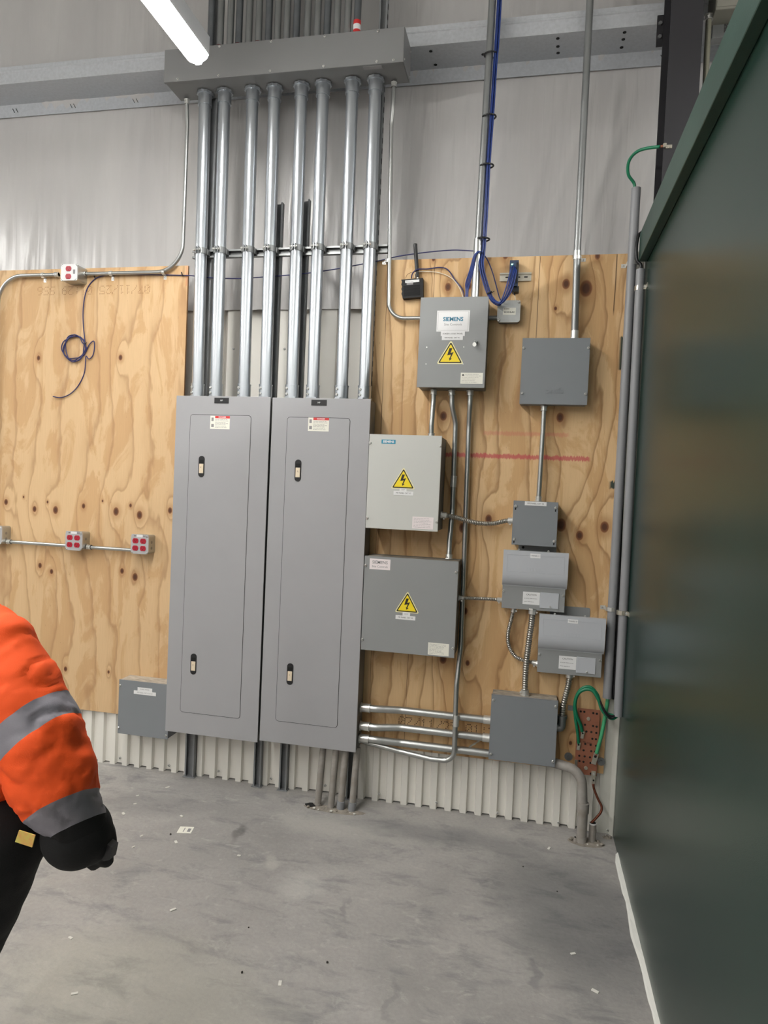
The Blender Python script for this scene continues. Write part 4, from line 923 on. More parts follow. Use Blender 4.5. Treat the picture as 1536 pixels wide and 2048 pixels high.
flex('flexible conduit looping in a C from the upper unit to the lower unit', [((-0.0451, -0.055, 1.0444)[0], -0.055, base[2]+0.004), (-0.0566, -0.055, 0.9904), (-0.0675, -0.052, 0.9213), (-0.06, -0.05, 0.8634), (-0.0294, -0.048, 0.8174), (0.0139, -0.047, 0.7995), (0.0469, -0.05, 0.7961), (cov2[0]+0.004, -0.055, (0.0774, -0.055, 0.793)[2])], 0.0105)
flex('thick flexible conduit dropping from the upper unit into the pull box', [((0.0414, -0.075, 1.045)[0], -0.075, base[2]+0.006), (0.0395, -0.075, 0.99), (0.0321, -0.078, 0.9065), (0.0241, -0.078, 0.7862), (0.0237, -0.072, 0.7007), ((0.026, -0.07, 0.6523)[0], -0.070, bz1-0.003)], 0.0155)
fo = flex('thick flexible conduit curving from the lower unit to the elbow on the pull box', [((0.2272, -0.055, 0.7479)[0], -0.055, base2[2]+0.006), (0.2246, -0.055, 0.7095), (0.2138, -0.055, 0.6511), (0.205, -0.058, 0.5961), (0.2031, -0.06, 0.5415)], 0.0150, ends=(0,))
bm = BM(); e0 = Vector((0.2026, -0.06, 0.5511)); tube(bm, fillet([e0, e0+Vector((0.0, 0, -0.052)), (bx1-0.002, -0.06, e0.z-0.052)], 0.026, 8), [0.0205]*20 if False else 0.0195, 16); tube(bm, [e0+Vector((0, 0, -0.006)), e0+Vector((0, 0, 0.008))], 0.0235, 16)
finish('elbow', bm, galv_dull, fo, 40)

# ------------------------------------------------------------------ receptacle boxes on the pale plywood
def quad_box(x0, z0, label, strip=True):
    s = 0.1035; yf = -0.090; o = thing('receptacle_box', label, 'outlet box', (x0+s/2, -0.02, z0), 'red quad receptacle boxes')
    x1, z1 = x0+s, z0+s
    bm = BM(); poly(bm, rrect(x0+0.002, x1-0.002, z0+0.002, z1-0.002, 0.012), yf+0.008, -0.0200); finish('steel_box', bm, galv, o)
    bm = BM(); c = 0.014; poly(bm, [(x0+c, z0), (x1-c, z0), (x1, z0+c), (x1, z1-c), (x1-c*0.3, z1), (x0+c*0.3, z1), (x0, z1-c), (x0, z0+c)], yf, yf+0.008); finish('cover_plate', bm, M('pressed_cover', (196, 196, 198), 0.35, 0.5) if 'pressed_cover' not in bpy.data.materials else bpy.data.materials['pressed_cover'], o)
    for i in (0, 1):
        for j in (0, 1):
            cx, cz = x0+0.0275+0.045*i, z0+0.030+0.039*j
            bm = BM(); pts = []
            for k in range(24):
                a = 2*math.pi*k/24; pts.append((cx+0.0170*math.cos(a), cz+max(-0.0135, min(0.0135, 0.0168*math.sin(a)))))
            poly(bm, pts, yf-0.0025, yf+0.001); f = finish('red_receptacle', bm, redp, o)
            bm = BM(); box(bm, cx-0.0072, cx-0.0052, yf-0.0028, yf-0.0024, cz-0.001, cz+0.007); box(bm, cx+0.0052, cx+0.0072, yf-0.0028, yf-0.0024, cz-0.001, cz+0.007); ring(bm, (cx, yf-0.0026, cz-0.006), 'y', 0.0026, 0.0004, 8); finish('slots', bm, redd, f)
    for (a_, b_) in ((x0+0.008, z0+0.006), (x1-0.008, z0+0.006), (x1-0.010, z1-0.010)): screw(o, a_, yf-0.0003, b_, 0.9)
    if strip:
        pl = plate('circuit_label', o, x0+0.035, x1-0.034, z1-0.014, z1-0.001, yf-0.0002, paper, 0.0008); 
        text('MP', x0+0.024, yf-0.0004, z1-0.009, 0.009, ink, o); text('CKT', x1-0.024, yf-0.0004, z1-0.009, 0.009, ink, o)
    bm = BM()
    for k in (0.3, 0.6): ring(bm, (x1-0.0022, -0.055, z0+s*k), 'x', 0.008, 0.0012, 14)
    finish('knockouts', bm, galv_dull, o); return o
q = (-2.4638, -2.3561, 1.1856, 1.2824); quad_box(q[0], q[2]-0.002, 'quad receptacle box in the middle of the thin conduit on pale plywood')
q = (-2.0671, -1.964, 1.1897, 1.2831); quad_box(q[0], q[2]-0.001, 'quad receptacle box at the right end of the thin conduit, nearest the panelboard')
q = (-2.8639, -0.09, 1.2137); quad_box(q[0]-0.106, 1.187, 'quad receptacle box cut by the left edge of the frame', strip=False)
a, b = (-2.8831, -0.045, 1.1985), (-2.4984, -0.045, 1.2045)
cz_ = (a[2]+b[2])/2
conduit('thin_conduit', 'thin bright conduit from the frame edge to the middle quad box', [(q[0]-0.0030, -0.045, cz_), (-2.462, -0.045, cz_)], 0.0100, galv, conn=(0,))
conduit('thin_conduit', 'thin bright conduit joining the two quad receptacle boxes', [(-2.3590, -0.045, cz_), ((-2.093, -0.045, 1.2097)[0]+0.055, -0.045, cz_)], 0.0100, galv, conn=(0,))
# duplex box at the top
x0, x1, z0, z1 = (-2.5297, -2.4275, 2.635, 2.7255)
o = thing('receptacle_box', 'white-faced duplex receptacle box on the conduit along the plywood top', 'outlet box', ((x0+x1)/2, -0.02, z0))
bm = BM(); poly(bm, rrect(x0+0.001, x1-0.001, z0+0.001, z1-0.001, 0.012), -0.099, -0.0200); finish('steel_box', bm, galv, o)
c = 0.015; bm = BM(); poly(bm, [(x0+c, z0+0.002), (x1-c, z0+0.002), (x1-c*0.8, z0+c*0.8), (x1-0.002, z0+c), (x1-0.002, z1-c), (x1-c, z1-0.002), (x0+c, z1-0.002), (x0+c*0.9, z1-c*0.8), (x0+0.002, z1-c), (x0+0.002, z0+c)], -0.105, -0.099); finish('cover_plate', bm, paper, o, label='white cover plate')
for cz in ((z0+z1)/2+0.019, (z0+z1)/2-0.022):
    bm = BM(); cx = (x0+x1)/2-0.002; pts = [(cx+0.0165*math.cos(a*0.2618), cz+max(-0.0135, min(0.0135, 0.0165*math.sin(a*0.2618)))) for a in range(24)]
    poly(bm, pts, -0.108, -0.104); f = finish('red_receptacle', bm, redp, o)
    bm = BM(); box(bm, cx-0.0072, cx-0.0052, -0.1083, -0.1079, cz-0.001, cz+0.007); box(bm, cx+0.0052, cx+0.0072, -0.1083, -0.1079, cz-0.001, cz+0.007); ring(bm, (cx, -0.1081, cz-0.006), 'y', 0.0026, 0.0004, 8); finish('slots', bm, redd, f)
pl = plate('printed_tag', o, x1-0.026, x1-0.013, (z0+z1)/2-0.009, (z0+z1)/2+0.014, -0.105, inkg, 0.0004)
for (a_, b_) in ((x0+0.006, z0+0.006), (x1-0.008, z0+0.008), (x0+0.006, z1-0.006), (x1-0.007, z1-0.006)): screw(o, a_, -0.099, b_, 1.3)

# ------------------------------------------------------------------ modem
bx = (-0.6148, -0.035, 2.5839)
mroot = thing('modem', 'black finned modem with a stub antenna above the keyed cabinet', 'modem', (bx[0], -0.0200, bx[2]))
x0, x1, z0, z1 = (-0.6654, -0.5576, 2.532, 2.6243)
def tiltbm(bm): bmesh.ops.rotate(bm, verts=bm.verts, cent=((x0+x1)/2, -0.03, (z0+z1)/2), matrix=Matrix.Rotation(R(3.5), 3, 'Y').inverted())
bm = BM(); pts = [(x0, z0+0.006), (x0+0.006, z0), (x1, z0), (x1, z1), (x0, z1)]
k = 6; pts = [(x0+0.006, z0)] + [(x1, z0), (x1, z1), (x0, z1)]
for i in range(1, 8): pts.append((x0+(0.004 if i % 2 else 0.0), z1-(z1-z0)*i/8))
poly(bm, pts, -0.050, -0.0200); tiltbm(bm); finish('case', bm, blackmetal, mroot)
for i in range(9):
    bm = BM(); zz = z0+0.012+i*0.0058; box(bm, x0+0.012, x1-0.016, -0.0525, -0.0498, zz, zz+0.0028); tiltbm(bm); finish('heat_fin', bm, blackmetal, mroot)
pl = plate('serial_label', mroot, x0+0.018, x1-0.020, z1-0.018, z1-0.006, -0.050, paper, 0.0008, rot=3.5); rows(pl, x0+0.022, x1-0.03, z1-0.016, z1-0.009, -0.0509, 1, inkg, seed=2, h=0.002)
pl = plate('maker_label', mroot, x0+0.026, x0+0.058, z1-0.029, z1-0.019, -0.050, inkg, 0.0006, rot=3.5)
a = (-0.6072, -0.035, 2.7976); b = (-0.5902, -0.035, 2.6442)
bm = BM(); tube(bm, [(b[0], -0.035, z1-0.002), (b[0], -0.035, z1+0.012)], 0.006, 12); finish('antenna_joint', bm, lugm, mroot)
bm = BM(); tube(bm, [(b[0], -0.035, z1+0.010), (a[0], -0.037, a[2]-0.01), (a[0], -0.037, a[2])], [0.0095, 0.0095, 0.0088], 16); finish('antenna', bm, black, mroot, 40)

# ------------------------------------------------------------------ relay module on its rail, small steel box
x0, x1, z0, z1 = (-0.1909, -0.0431, 2.6096, 2.6498)
rl = thing('mounting_rail', 'short slotted metal rail holding the small module, right of the steel pipe', 'rail', ((x0+x1)/2, -0.0200, z0))
bm = BM(); prism(bm, [(-0.0200, z0+0.006), (-0.0200, z1-0.006), (-0.027, z1-0.006), (-0.027, z1), (-0.029, z1), (-0.029, z1-0.008), (-0.0225, z1-0.008), (-0.0225, z0+0.008), (-0.029, z0+0.008), (-0.029, z0), (-0.027, z0), (-0.027, z0+0.006)], 'x', x0, x1); finish('rail_profile', bm, lugm, rl)
for xx in (x0+0.035, x1-0.06, x1-0.025):
    bm = BM(); prism(bm, rrect(xx-0.009, xx+0.009, (z0+z1)/2-0.003, (z0+z1)/2+0.003, 0.0028, 3), 'y', -0.0228, -0.0224); finish('rail_slot', bm, void, rl)
x0, x1, z0, z1 = (-0.1455, -0.1036, 2.5747, 2.6966)
rm = thing('relay_module', 'slim dark blue module with green lights on the short metal rail', 'module', ((x0+x1)/2, -0.03, z0))
modm = M('module_case', (46, 60, 84), 0.4); bm = BM(); box(bm, x0, x1, -0.066, -0.0295, z0, z1, 0.001); finish('case', bm, modm, rm)
bm = BM(); box(bm, x1-0.010, x1-0.002, -0.069, -0.066, z0+0.012, z1-0.012, 0.001); finish('terminal_strip', bm, black, rm)
for (dx, dz, s_) in ((0.012, -0.020, 0.0042), (0.016, -0.055, 0.0022), (0.026, -0.068, 0.0022)):
    bm = BM(); box(bm, x0+dx-s_, x0+dx+s_, -0.0675, -0.0655, z1+dz-s_*0.6, z1+dz+s_*0.6); finish('status_light', bm, ledm, rm)
bm = BM(); box(bm, x0+0.014, x1+0.006, -0.052, -0.0200, z0-0.022, z0+0.004, 0.001); finish('lower_terminal', bm, black, rm)
MODX, MODZ = (x0+x1)/2, (z0+z1)/2
x0, x1, z0, z1 = (-0.1928, -0.0854, 2.4057, 2.5091)
sb = thing('junction_box', 'small galvanised box with rounded corners beside the keyed cabinet', 'junction box', ((x0+x1)/2, -0.0200, z0))
bm = BM(); poly(bm, rrect(x0+0.002, x1-0.002, z0+0.002, z1-0.002, 0.014), -0.060, -0.0200); finish('steel_box', bm, galv_dull, sb)
bm = BM(); poly(bm, rrect(x0, x1, z0, z1, 0.013), -0.064, -0.060); finish('cover', bm, M('galvanised_cover', (178, 180, 178), 0.45, 0.4, 0.12, 30), sb)
q = (-0.1659, -0.1062, 2.4409, 2.4738); pl = plate('part_label', sb, q[0], q[1], q[2], q[3], -0.064, paperw, 0.0006); text('SC1010-AC', (q[0]+q[1])/2, -0.0647, q[2]+0.012, 0.0105, ink, pl, bold=0.0003); rows(pl, q[0]+0.003, q[0]+0.035, q[3]-0.008, q[3]-0.003, -0.0647, 1, ink, seed=9, h=0.0025)
screw(sb, x1-0.008, -0.0645, z1-0.008, 1.3); screw(sb, x0+0.008, -0.0645, z0+0.010, 1.3)
zz = (-0.2149, -0.045, 2.4314)[2]
conduit('thin_conduit', 'short conduit nipple between the keyed cabinet and the small galvanised box', [(lx1-0.002, -0.045, zz), (x0+0.004, -0.045, zz)], 0.0110, galv_dull, conn=())
SBX0, SBX1, SBZ1 = x0, x1, z1

# ------------------------------------------------------------------ blue cables
def cable(name, label, pts, r, mat, k=8, cat='cable', group=None, n=8, raw=False):
    P = pts if raw else spline(pts, k)
    o = thing(name, label, cat, tuple(Vector(P[0])), group)
    bm = BM(); tube(bm, P, r, n); finish('jacket', bm, mat, o, 'all'); return o
def tie(parent, c, d, r, w=0.005, tail=True):
    c = Vector(c); d = Vector(d).normalized(); bm = BM(); tube(bm, [c-d*w/2, c+d*w/2], r, 14)
    if tail: tube(bm, [c+Vector((r*0.8, -r*0.3, 0)), c+Vector((r*0.8+0.012, -r*0.6-0.006, 0.004))], 0.0016, 5)
    return finish('cable_tie', bm, black, parent)
rnd = random.Random(11); places = ['nearest the steel pipe', 'second out from the steel pipe', 'third out from the steel pipe', 'fourth out from the steel pipe', 'fifth out from the steel pipe', 'outermost from the steel pipe']
for i in range(6):
    ox = 0.0215+0.0036*i; oy = -0.068-0.006*(i % 3); P_ = []
    top = Vector((-0.276+ox, oy, 5.6))
    path = [top, Vector((-0.2831, -0.07, 3.9108))+Vector((ox, 0, 0)), Vector((-0.2873, -0.07, 3.6111))+Vector((ox+rnd.uniform(-.003, .003), 0, 0)), Vector((-0.2895, -0.07, 3.3675))+Vector((ox*0.9, 0, 0)), Vector((-0.293, -0.07, 3.1461))+Vector((ox*0.85, 0, 0)), Vector((-0.2946, -0.07, 2.9354))+Vector((ox*0.9+rnd.uniform(-.003, .003), 0, 0)), Vector((-0.2949, -0.075, 2.7525))+Vector((ox*0.8, 0, 0))]
    for p in path[1:]: p.y = oy
    dx = (i-2.5)
    path += [Vector(V((-0.2761, -0.085, 2.6711), +dx*1.5, 0)), Vector(V((-0.25, -0.09, 2.5752), +dx*1.7, 0)), Vector(V((-0.2184, -0.095, 2.5077), +dx*1.5, 0)), Vector(V((-0.1798, -0.1, 2.4847), +dx, -dx*0.8)), Vector(V((-0.1516, -0.1, 2.5239), +dx*2.2, -dx*1.2)), Vector(V((-0.1357, -0.098, 2.5753), +dx*2.2, 0)), Vector(V((-0.125, -0.085, 2.6325), +dx*2.0, -abs(dx))), Vector(V((-0.1225, -0.068, 2.6682), +dx*0.9, +i))]
    for kk in range(7, len(path)): path[kk] = path[kk]+Vector((0, (-0.0045, 0.0, 0.0045)[(i*2) % 3], (0.004, -0.004)[i % 2]))
    o = cable('data_cable', 'blue data cable, %s, looping to the small module' % places[i], path, 0.0031, bluec, 8, 'cable', 'blue cables looping down to the small module')
    if i == 5:
        for c in ((-0.2993, -0.066, 3.6609), (-0.2924, -0.066, 3.3722), (-0.2931, -0.066, 3.1433), (-0.2954, -0.066, 2.7981)):
            bm = BM(); c = Vector(c)
            pts_ = [(c.x+0.031*math.cos(a*0.3927)+0.018, -0.065+0.026*math.sin(a*0.3927)) for a in range(16)]
            outp = pts_; 
            for a in range(16):
                p_, q_ = pts_[a], pts_[(a+1) % 16]; tube(bm, [(p_[0], p_[1], c.z), (q_[0], q_[1], c.z)], 0.0042, 6, True)
            finish('cable_tie', bm, black, o)
        tie(o, (-0.2313, -0.097, 2.5353), (0.5, 0, -1), 0.014)
for i in range(4):
    dx = i-1.5
    path = [Vector((-0.2905, -0.09, 2.7331))+Vector((0.004*i, 0, 0)), Vector(V((-0.2967, -0.097, 2.7262), +dx, 0)), Vector(V((-0.3102, -0.095, 2.7085), +dx, 0)), Vector(V((-0.3223, -0.085, 2.6487), +dx*2, 0)), Vector(V((-0.3371, -0.075, 2.5931), +dx*2.5, 0)), Vector(V((-0.3404, -0.07, 2.5544), +dx*1.2, 0)), Vector((V((-0.3395, -0.07, 2.5354), +dx*1.5, 0)[0], -0.075, lz1+0.001))]
    cable('data_cable', ('leftmost', 'second from left', 'third from left', 'rightmost')[i]+' of four blue cables fanning into the cabinet top left of the pipe', path, 0.0030, bluec, 8, 'cable', 'blue cables fanning into the keyed cabinet')
path = [Vector((-0.2811, -0.09, 2.7328)), Vector((-0.2509, -0.06, 2.7023)), Vector((-0.2254, -0.045, 2.6474)), Vector((-0.206, -0.045, 2.5878)), Vector((-0.1825, -0.07, 2.5141)), Vector((-0.1624, -0.085, 2.498))]
cable('data_cable', 'single loose blue cable arcing right of the bundle toward the galvanised box', path, 0.0028, bluedk, 8)
path = [Vector((-0.2905, -0.09, 2.7331)), Vector((-0.3613, -0.05, 2.7537)), Vector((-0.4358, -0.035, 2.7623)), Vector((-0.559, -0.03, 2.7567)), Vector((-0.6835, -0.028, 2.7438)), Vector((-0.7699, -0.034, 2.7245)), Vector((-0.8189, -0.04, 2.714)), Vector((-0.8939, -0.045, 2.6994)), Vector((-1.0355, -0.045, 2.678)), Vector((-1.1932, -0.045, 2.6616)), Vector((-1.3543, -0.045, 2.6525)), Vector((-1.5186, -0.045, 2.6457)), Vector((-1.6584, -0.045, 2.6512)), Vector((-1.7605, -0.04, 2.6626)), Vector((-1.8227, -0.026, 2.6736)), Vector((-2.0454, -0.025, 2.6826)), Vector((-2.2549, -0.025, 2.6872)), Vector((-2.3307, -0.025, 2.6821)), Vector((-2.376, -0.025, 2.6669)), Vector((-2.4176, -0.025, 2.6243)), Vector((-2.4372, -0.025, 2.5649)), Vector((-2.4438, -0.025, 2.4861)), Vector((-2.4379, -0.025, 2.4043)), Vector((-2.4259, -0.025, 2.3225))]
ctr = Vector((-2.4878, -0.028, 2.2918)); rx, rz = 0.066, 0.070
n_ = 4
for k in range(1, n_*12+1):
    a = -2*math.pi*k/12; wob = 1+0.09*math.sin(k*1.7)+0.02*(k//12)
    path.append(ctr+Vector((rx*wob*math.cos(a)*(0.92 if k//12 % 2 else 1.05)+0.004*math.sin(k//12*2.1), -0.0016*(k//12)-0.001*math.sin(k), rz*wob*math.sin(a)*0.93+0.004*math.cos(k//12*1.3))))
path += [Vector((-2.4173, -0.03, 2.2669)), Vector((-2.3971, -0.03, 2.3077)), Vector((-2.3716, -0.028, 2.3299)), Vector((-2.3645, -0.028, 2.3027)), Vector((-2.372, -0.028, 2.2538)), Vector((-2.3959, -0.028, 2.2319)), Vector((-2.4121, -0.032, 2.2474)), Vector((-2.4155, -0.03, 2.2124)), Vector((-2.424, -0.028, 2.1499)), Vector((-2.4591, -0.028, 2.0839)), Vector((-2.5075, -0.028, 2.0393)), Vector((-2.5633, -0.028, 2.0192)), Vector((-2.614, -0.028, 2.024))]
cc_ = cable('data_cable', 'long blue cable crossing behind the conduits to a coil on pale plywood', path, 0.0029, bluedk, 6)
tie(cc_, (-2.4221, -0.03, 2.3159), (0, 0, 1), 0.007)
for p in ((-2.3756, -0.026, 2.6746), (-1.8546, -0.026, 2.6769)):
    bm = BM(); tube(bm, [Vector(p)+Vector((-0.006, -0.001, 0.014)), Vector(p)+Vector((0, -0.004, 0.0)), Vector(p)+Vector((0.004, 0.001, -0.006))], 0.0035, 6); finish('cable_staple', bm, black, cc_)
cable('antenna_lead', 'dark lead running right from the modem into the cabinet corner', [Vector(((-0.6194, -0.035, 2.6302)[0], -0.035, (-0.6194, -0.035, 2.6302)[2])), Vector((-0.6146, -0.04, 2.6529)), Vector((-0.5889, -0.05, 2.6685)), Vector((-0.5429, -0.03, 2.6763)), Vector((-0.4815, -0.03, 2.6821)), Vector((-0.4415, -0.032, 2.6685)), Vector((-0.4047, -0.035, 2.6186)), Vector((-0.3644, -0.05, 2.5654)), Vector(((-0.3475, -0.06, 2.5336)[0], -0.06, lz1))], 0.0030, bluedk)
cable('power_lead', 'thin white lead arcing from the modem into the cabinet corner', [Vector((-0.6037, -0.04, 2.6308)), Vector((-0.5971, -0.042, 2.6567)), Vector((-0.5547, -0.03, 2.6644)), Vector((-0.4806, -0.028, 2.6561)), Vector((-0.4177, -0.03, 2.6252)), Vector((-0.3772, -0.045, 2.5719)), Vector(((-0.3521, -0.062, 2.5331)[0], -0.066, lz1))], 0.0020, whitec)
cable('ground_lead', 'fine brown wire looping at the modem top left corner', [Vector((-0.6494, -0.035, 2.6309)), Vector((-0.6417, -0.04, 2.6462)), Vector((-0.6268, -0.042, 2.655)), Vector((-0.6091, -0.045, 2.6585))], 0.0011, brownc, n=6)
a = (-0.1271, -0.045, 2.5628)
o = cable('module_lead', 'short black and white lead from the module to the galvanised box', [Vector(a), Vector((-0.1216, -0.05, 2.5471)), Vector((-0.114, -0.05, 2.5352))], 0.0024, black)
bm = BM(); tube(bm, [(-0.1164, -0.05, 2.5376), ((-0.1082, -0.05, 2.514)[0], -0.05, SBZ1-0.001)], 0.0018, 6); finish('white_core', bm, whitec, o)

# ------------------------------------------------------------------ grey plastic conduits at the partition
p0, p1 = V((0.384, -0.055, 3.0084), +6, 0), (0.4056, -0.055, 0.6621)
o = thing('plastic_conduit', 'long grey plastic conduit left of its twin, green wire from its top', 'conduit', (p1[0], -0.055, p1[2]))
bm = BM(); tube(bm, [(p1[0]-0.004, -0.055, (0.4011, -0.055, 0.6616)[2]), (p0[0]+0.006, -0.060, p0[2])], 0.0205, 20); finish('tube', bm, pvc, o, 40)
bm = BM(); tube(bm, [(p0[0]+0.006, -0.060, p0[2]-0.001), (p0[0]+0.006, -0.060, p0[2]+0.0015)], 0.017, 20); finish('open_end', bm, void, o)
for q in ((0.4083, -0.055, 2.6709), (0.3972, -0.055, 1.0795)):
    strap(o, q[0], -0.055, q[2], 0.0215, 'z', tab=-1, w=0.018)
PV1 = Vector((p0[0]+0.006, -0.060, p0[2]))
p0, p1 = (0.4392, -0.095, 2.6279), (0.4488, -0.095, 0.5946)
o = thing('plastic_conduit', 'long grey plastic conduit right beside the green partition', 'conduit', (p1[0], -0.095, p1[2]))
bm = BM(); tube(bm, [(p1[0], -0.095, p1[2]), (p0[0], -0.100, p0[2])], 0.0200, 20); finish('tube', bm, pvc, o, 40)
PV2T = Vector((p0[0], -0.100, p0[2])); PV2B = Vector((p1[0], -0.095, p1[2]))
for q in ((0.4391, -0.097, 2.5445), (0.4388, -0.097, 1.0735)):
    bm = BM(); ring(bm, (q[0], -0.097, q[2]), 'z', 0.0222, 0.020, 20); box(bm, q[0]+0.014, 0.4652, -0.121, -0.118, q[2]-0.010, q[2]+0.010); box(bm, 0.4625, 0.4652, -0.155, -0.118, q[2]-0.010, q[2]+0.010)
    cl_ = finish('pipe_clamp', bm, lugm, o, 40); bmx = BM(); ring(bmx, (q[0]+0.018, -0.123, q[2]), 'y', 0.005, 0.006, 8); finish('clamp_bolt', bmx, screwm, o)
# green wire to lug on the column
lug = (0.5032, -0.216, 3.1152)
gw = cable('ground_wire', 'green ground wire arching from the plastic conduit to the column lug', [PV1+Vector((-0.006, 0, -0.02)), PV1+Vector((-0.010, -0.002, 0.02)), Vector((0.3669, -0.08, 3.061)), Vector((0.3602, -0.1, 3.0967)), Vector((0.3691, -0.12, 3.1199)), Vector((0.3917, -0.15, 3.1305)), Vector((0.4228, -0.18, 3.127)), Vector((0.4722, -0.22, 3.1119))], 0.0068, greenc, n=12)
bm = BM(); c = Vector((0.4759, -0.222, 3.1117)); tube(bm, [c, Vector((0.4881, -0.222, 3.1121))], 0.0052, 10); finish('bare_strand', bm, copper, gw)
bm = BM(); c = Vector((0.4937, -0.224, 3.1139)); box(bm, c.x-0.008, c.x+0.006, c.y-0.006, c.y+0.006, c.z-0.008, c.z+0.009, 0.002); box(bm, c.x+0.004, c.x+0.030, -0.2190, -0.2155, c.z-0.010, c.z+0.005, 0.0008); ring(bm, (c.x+0.020, -0.2205, c.z-0.003), 'y', 0.005, 0.004, 8); finish('lug', bm, lugm, gw)
# black cable over the trim
cable('black_cable', 'black cable looping over the partition corner into the right plastic conduit', [PV2T+Vector((0.002, 0, -0.02)), PV2T+Vector((0, 0, 0.02)), Vector((0.4219, -0.095, 2.673)), Vector((0.4168, -0.095, 2.7289)), Vector((0.4246, -0.08, 2.7855)), Vector((0.4435, -0.06, 2.8103)), Vector((0.4616, -0.04, 2.8126))], 0.0068, black, n=10)
cable('black_cable', 'thin black cable running down between the two grey plastic conduits', [Vector((0.4186, -0.06, 2.5037))+Vector((0.004, 0, 0)), Vector((0.421, -0.055, 2.1404)), Vector((0.4193, -0.05, 1.9345)), Vector((0.4195, -0.05, 1.6808)), Vector((0.4233, -0.05, 1.3561)), Vector((0.4322, -0.05, 0.8893)), Vector((0.4286, -0.05, 0.6583))], 0.0075, black, n=8)

# ------------------------------------------------------------------ copper ground bar
x0, x1, z0, z1 = (0.2731, 0.3731, 0.2845, 0.5973)
x0 = (0.273, -0.045, 0.4441)[0]; x1 = (0.3746, -0.045, 0.4563)[0]
gb = thing('ground_bar', 'drilled copper ground bar on the lower right of the tan plywood', 'ground bar', ((x0+x1)/2, -0.0200, z0))
bm = BM(); box(bm, x0, x1, -0.0480, -0.0415, z0, z1, 0.0008); finish('bar', bm, copper, gb)
wd = x1-x0; hh = z1-z0; holes = []
for (fx, fz) in ((0.14, .955), (0.30, .955), (0.70, .95), (0.86, .945), (0.36, .76), (0.72, .755), (0.88, .75), (0.44, .66), (0.66, .66), (0.88, .655), (0.72, .56), (0.88, .56), (0.42, .47), (0.66, .465), (0.90, .46), (0.36, .37), (0.70, .37), (0.88, .37), (0.18, .28), (0.42, .28), (0.66, .275), (0.20, .20), (0.38, .195), (0.70, .19), (0.16, .03), (0.32, .03), (0.74, .03)):
    bm = BM(); ring(bm, (x0+fx*wd, -0.0481, z0+fz*hh), 'y', 0.0052, 0.0004, 12); finish('bolt_hole', bm, void, gb)
for (fx, fz) in ((0.50, .86), (0.50, .11)):
    bm = BM(); ring(bm, (x0+fx*wd, -0.051, z0+fz*hh), 'y', 0.0085, 0.006, 12); ring(bm, (x0+fx*wd, -0.0545, z0+fz*hh), 'y', 0.006, 0.004, 6); finish('mounting_bolt', bm, lugm, gb)
for p in ((0.244, -0.03, 0.3533), (0.393, -0.03, 0.348), (0.2414, -0.03, 0.5868)):
    big = p[2] < 0.6
    bm = BM()
    if big and p[2] < 0.5: ring(bm, (p[0], -0.024, p[2]), 'y', 0.019, 0.006, 20); ring(bm, (p[0], -0.030, p[2]), 'y', 0.008, 0.006, 6)
    else: box(bm, p[0]-0.012, p[0]+0.02, -0.024, -0.0200, p[2]-0.012, p[2]+0.012, 0.001); ring(bm, (p[0], -0.026, p[2]), 'y', 0.006, 0.004, 6)
    finish('standoff', bm, galv_dull, gb)
bm = BM(); p = (0.2784, -0.05, 0.3316); box(bm, p[0]-0.0065, p[0]+0.0065, -0.0500, -0.048, p[2]-0.020, p[2]+0.020, 0.0005); finish('tin_tab', bm, lugm, gb)
text('TEL-COM', x0+0.5*wd, -0.0483, z0+0.49*hh, 0.010, void, gb, rot=-6)
def luglead(name, label, P, r, mat, lp, rot=0.0, s=1.0, strand=False):
    o = cable(name, label, P, r, mat, 8, 'wire', 'wires bolted to the copper ground bar', n=12)
    c = Vector(lp); bm = BM(); box(bm, c.x-0.008*s, c.x+0.008*s, c.y-0.006, c.y+0.004, c.z-0.004*s, c.z+0.018*s, 0.002); box(bm, c.x-0.0075*s, c.x+0.0075*s, c.y+0.0, c.y+0.004, c.z-0.020*s, c.z, 0.0008)
    if rot: bmesh.ops.rotate(bm, verts=bm.verts, cent=c, matrix=Matrix.Rotation(R(rot), 3, 'Y'))
    finish('lug', bm, lugm, o)
    bm = BM(); ring(bm, (c.x, c.y-0.007, c.z+0.008*s), 'y', 0.0042*s, 0.003, 10); finish('lug_screw', bm, void, o)
    return o
luglead('ground_wire', 'dark green wire looping to the upper left lug of the ground bar', [Vector((0.2972, -0.056, 0.4914)), Vector((0.2883, -0.062, 0.5233)), Vector((0.2672, -0.07, 0.571)), Vector((0.2571, -0.078, 0.6245)), Vector((0.2676, -0.085, 0.6749)), Vector((0.2974, -0.09, 0.7006)), Vector((0.3328, -0.095, 0.6987)), Vector((0.3588, -0.1, 0.6608)), Vector((0.3742, -0.1, 0.6205)), Vector((0.3954, -0.1, 0.5948)), Vector((0.4225, -0.1, 0.5816)), Vector((0.4443, -0.096, 0.5944))], 0.0078, greenc, (0.3002, -0.055, 0.4771), 6)
luglead('ground_wire', 'dark green wire looping to the lower left lug of the ground bar', [Vector((0.2843, -0.056, 0.4326)), Vector((0.2767, -0.06, 0.4856)), Vector((0.2643, -0.064, 0.545)), Vector((0.256, -0.07, 0.6125)), Vector((0.2619, -0.078, 0.6629)), Vector((0.2842, -0.085, 0.7025)), Vector((0.3193, -0.088, 0.7141)), Vector((0.3518, -0.09, 0.6852)), Vector((0.3692, -0.094, 0.6415)), Vector((0.3915, -0.09, 0.6053)), Vector((0.4186, -0.09, 0.5943)), Vector((0.4469, -0.092, 0.5958))], 0.0070, greenc, (0.2849, -0.055, 0.4204), 3)
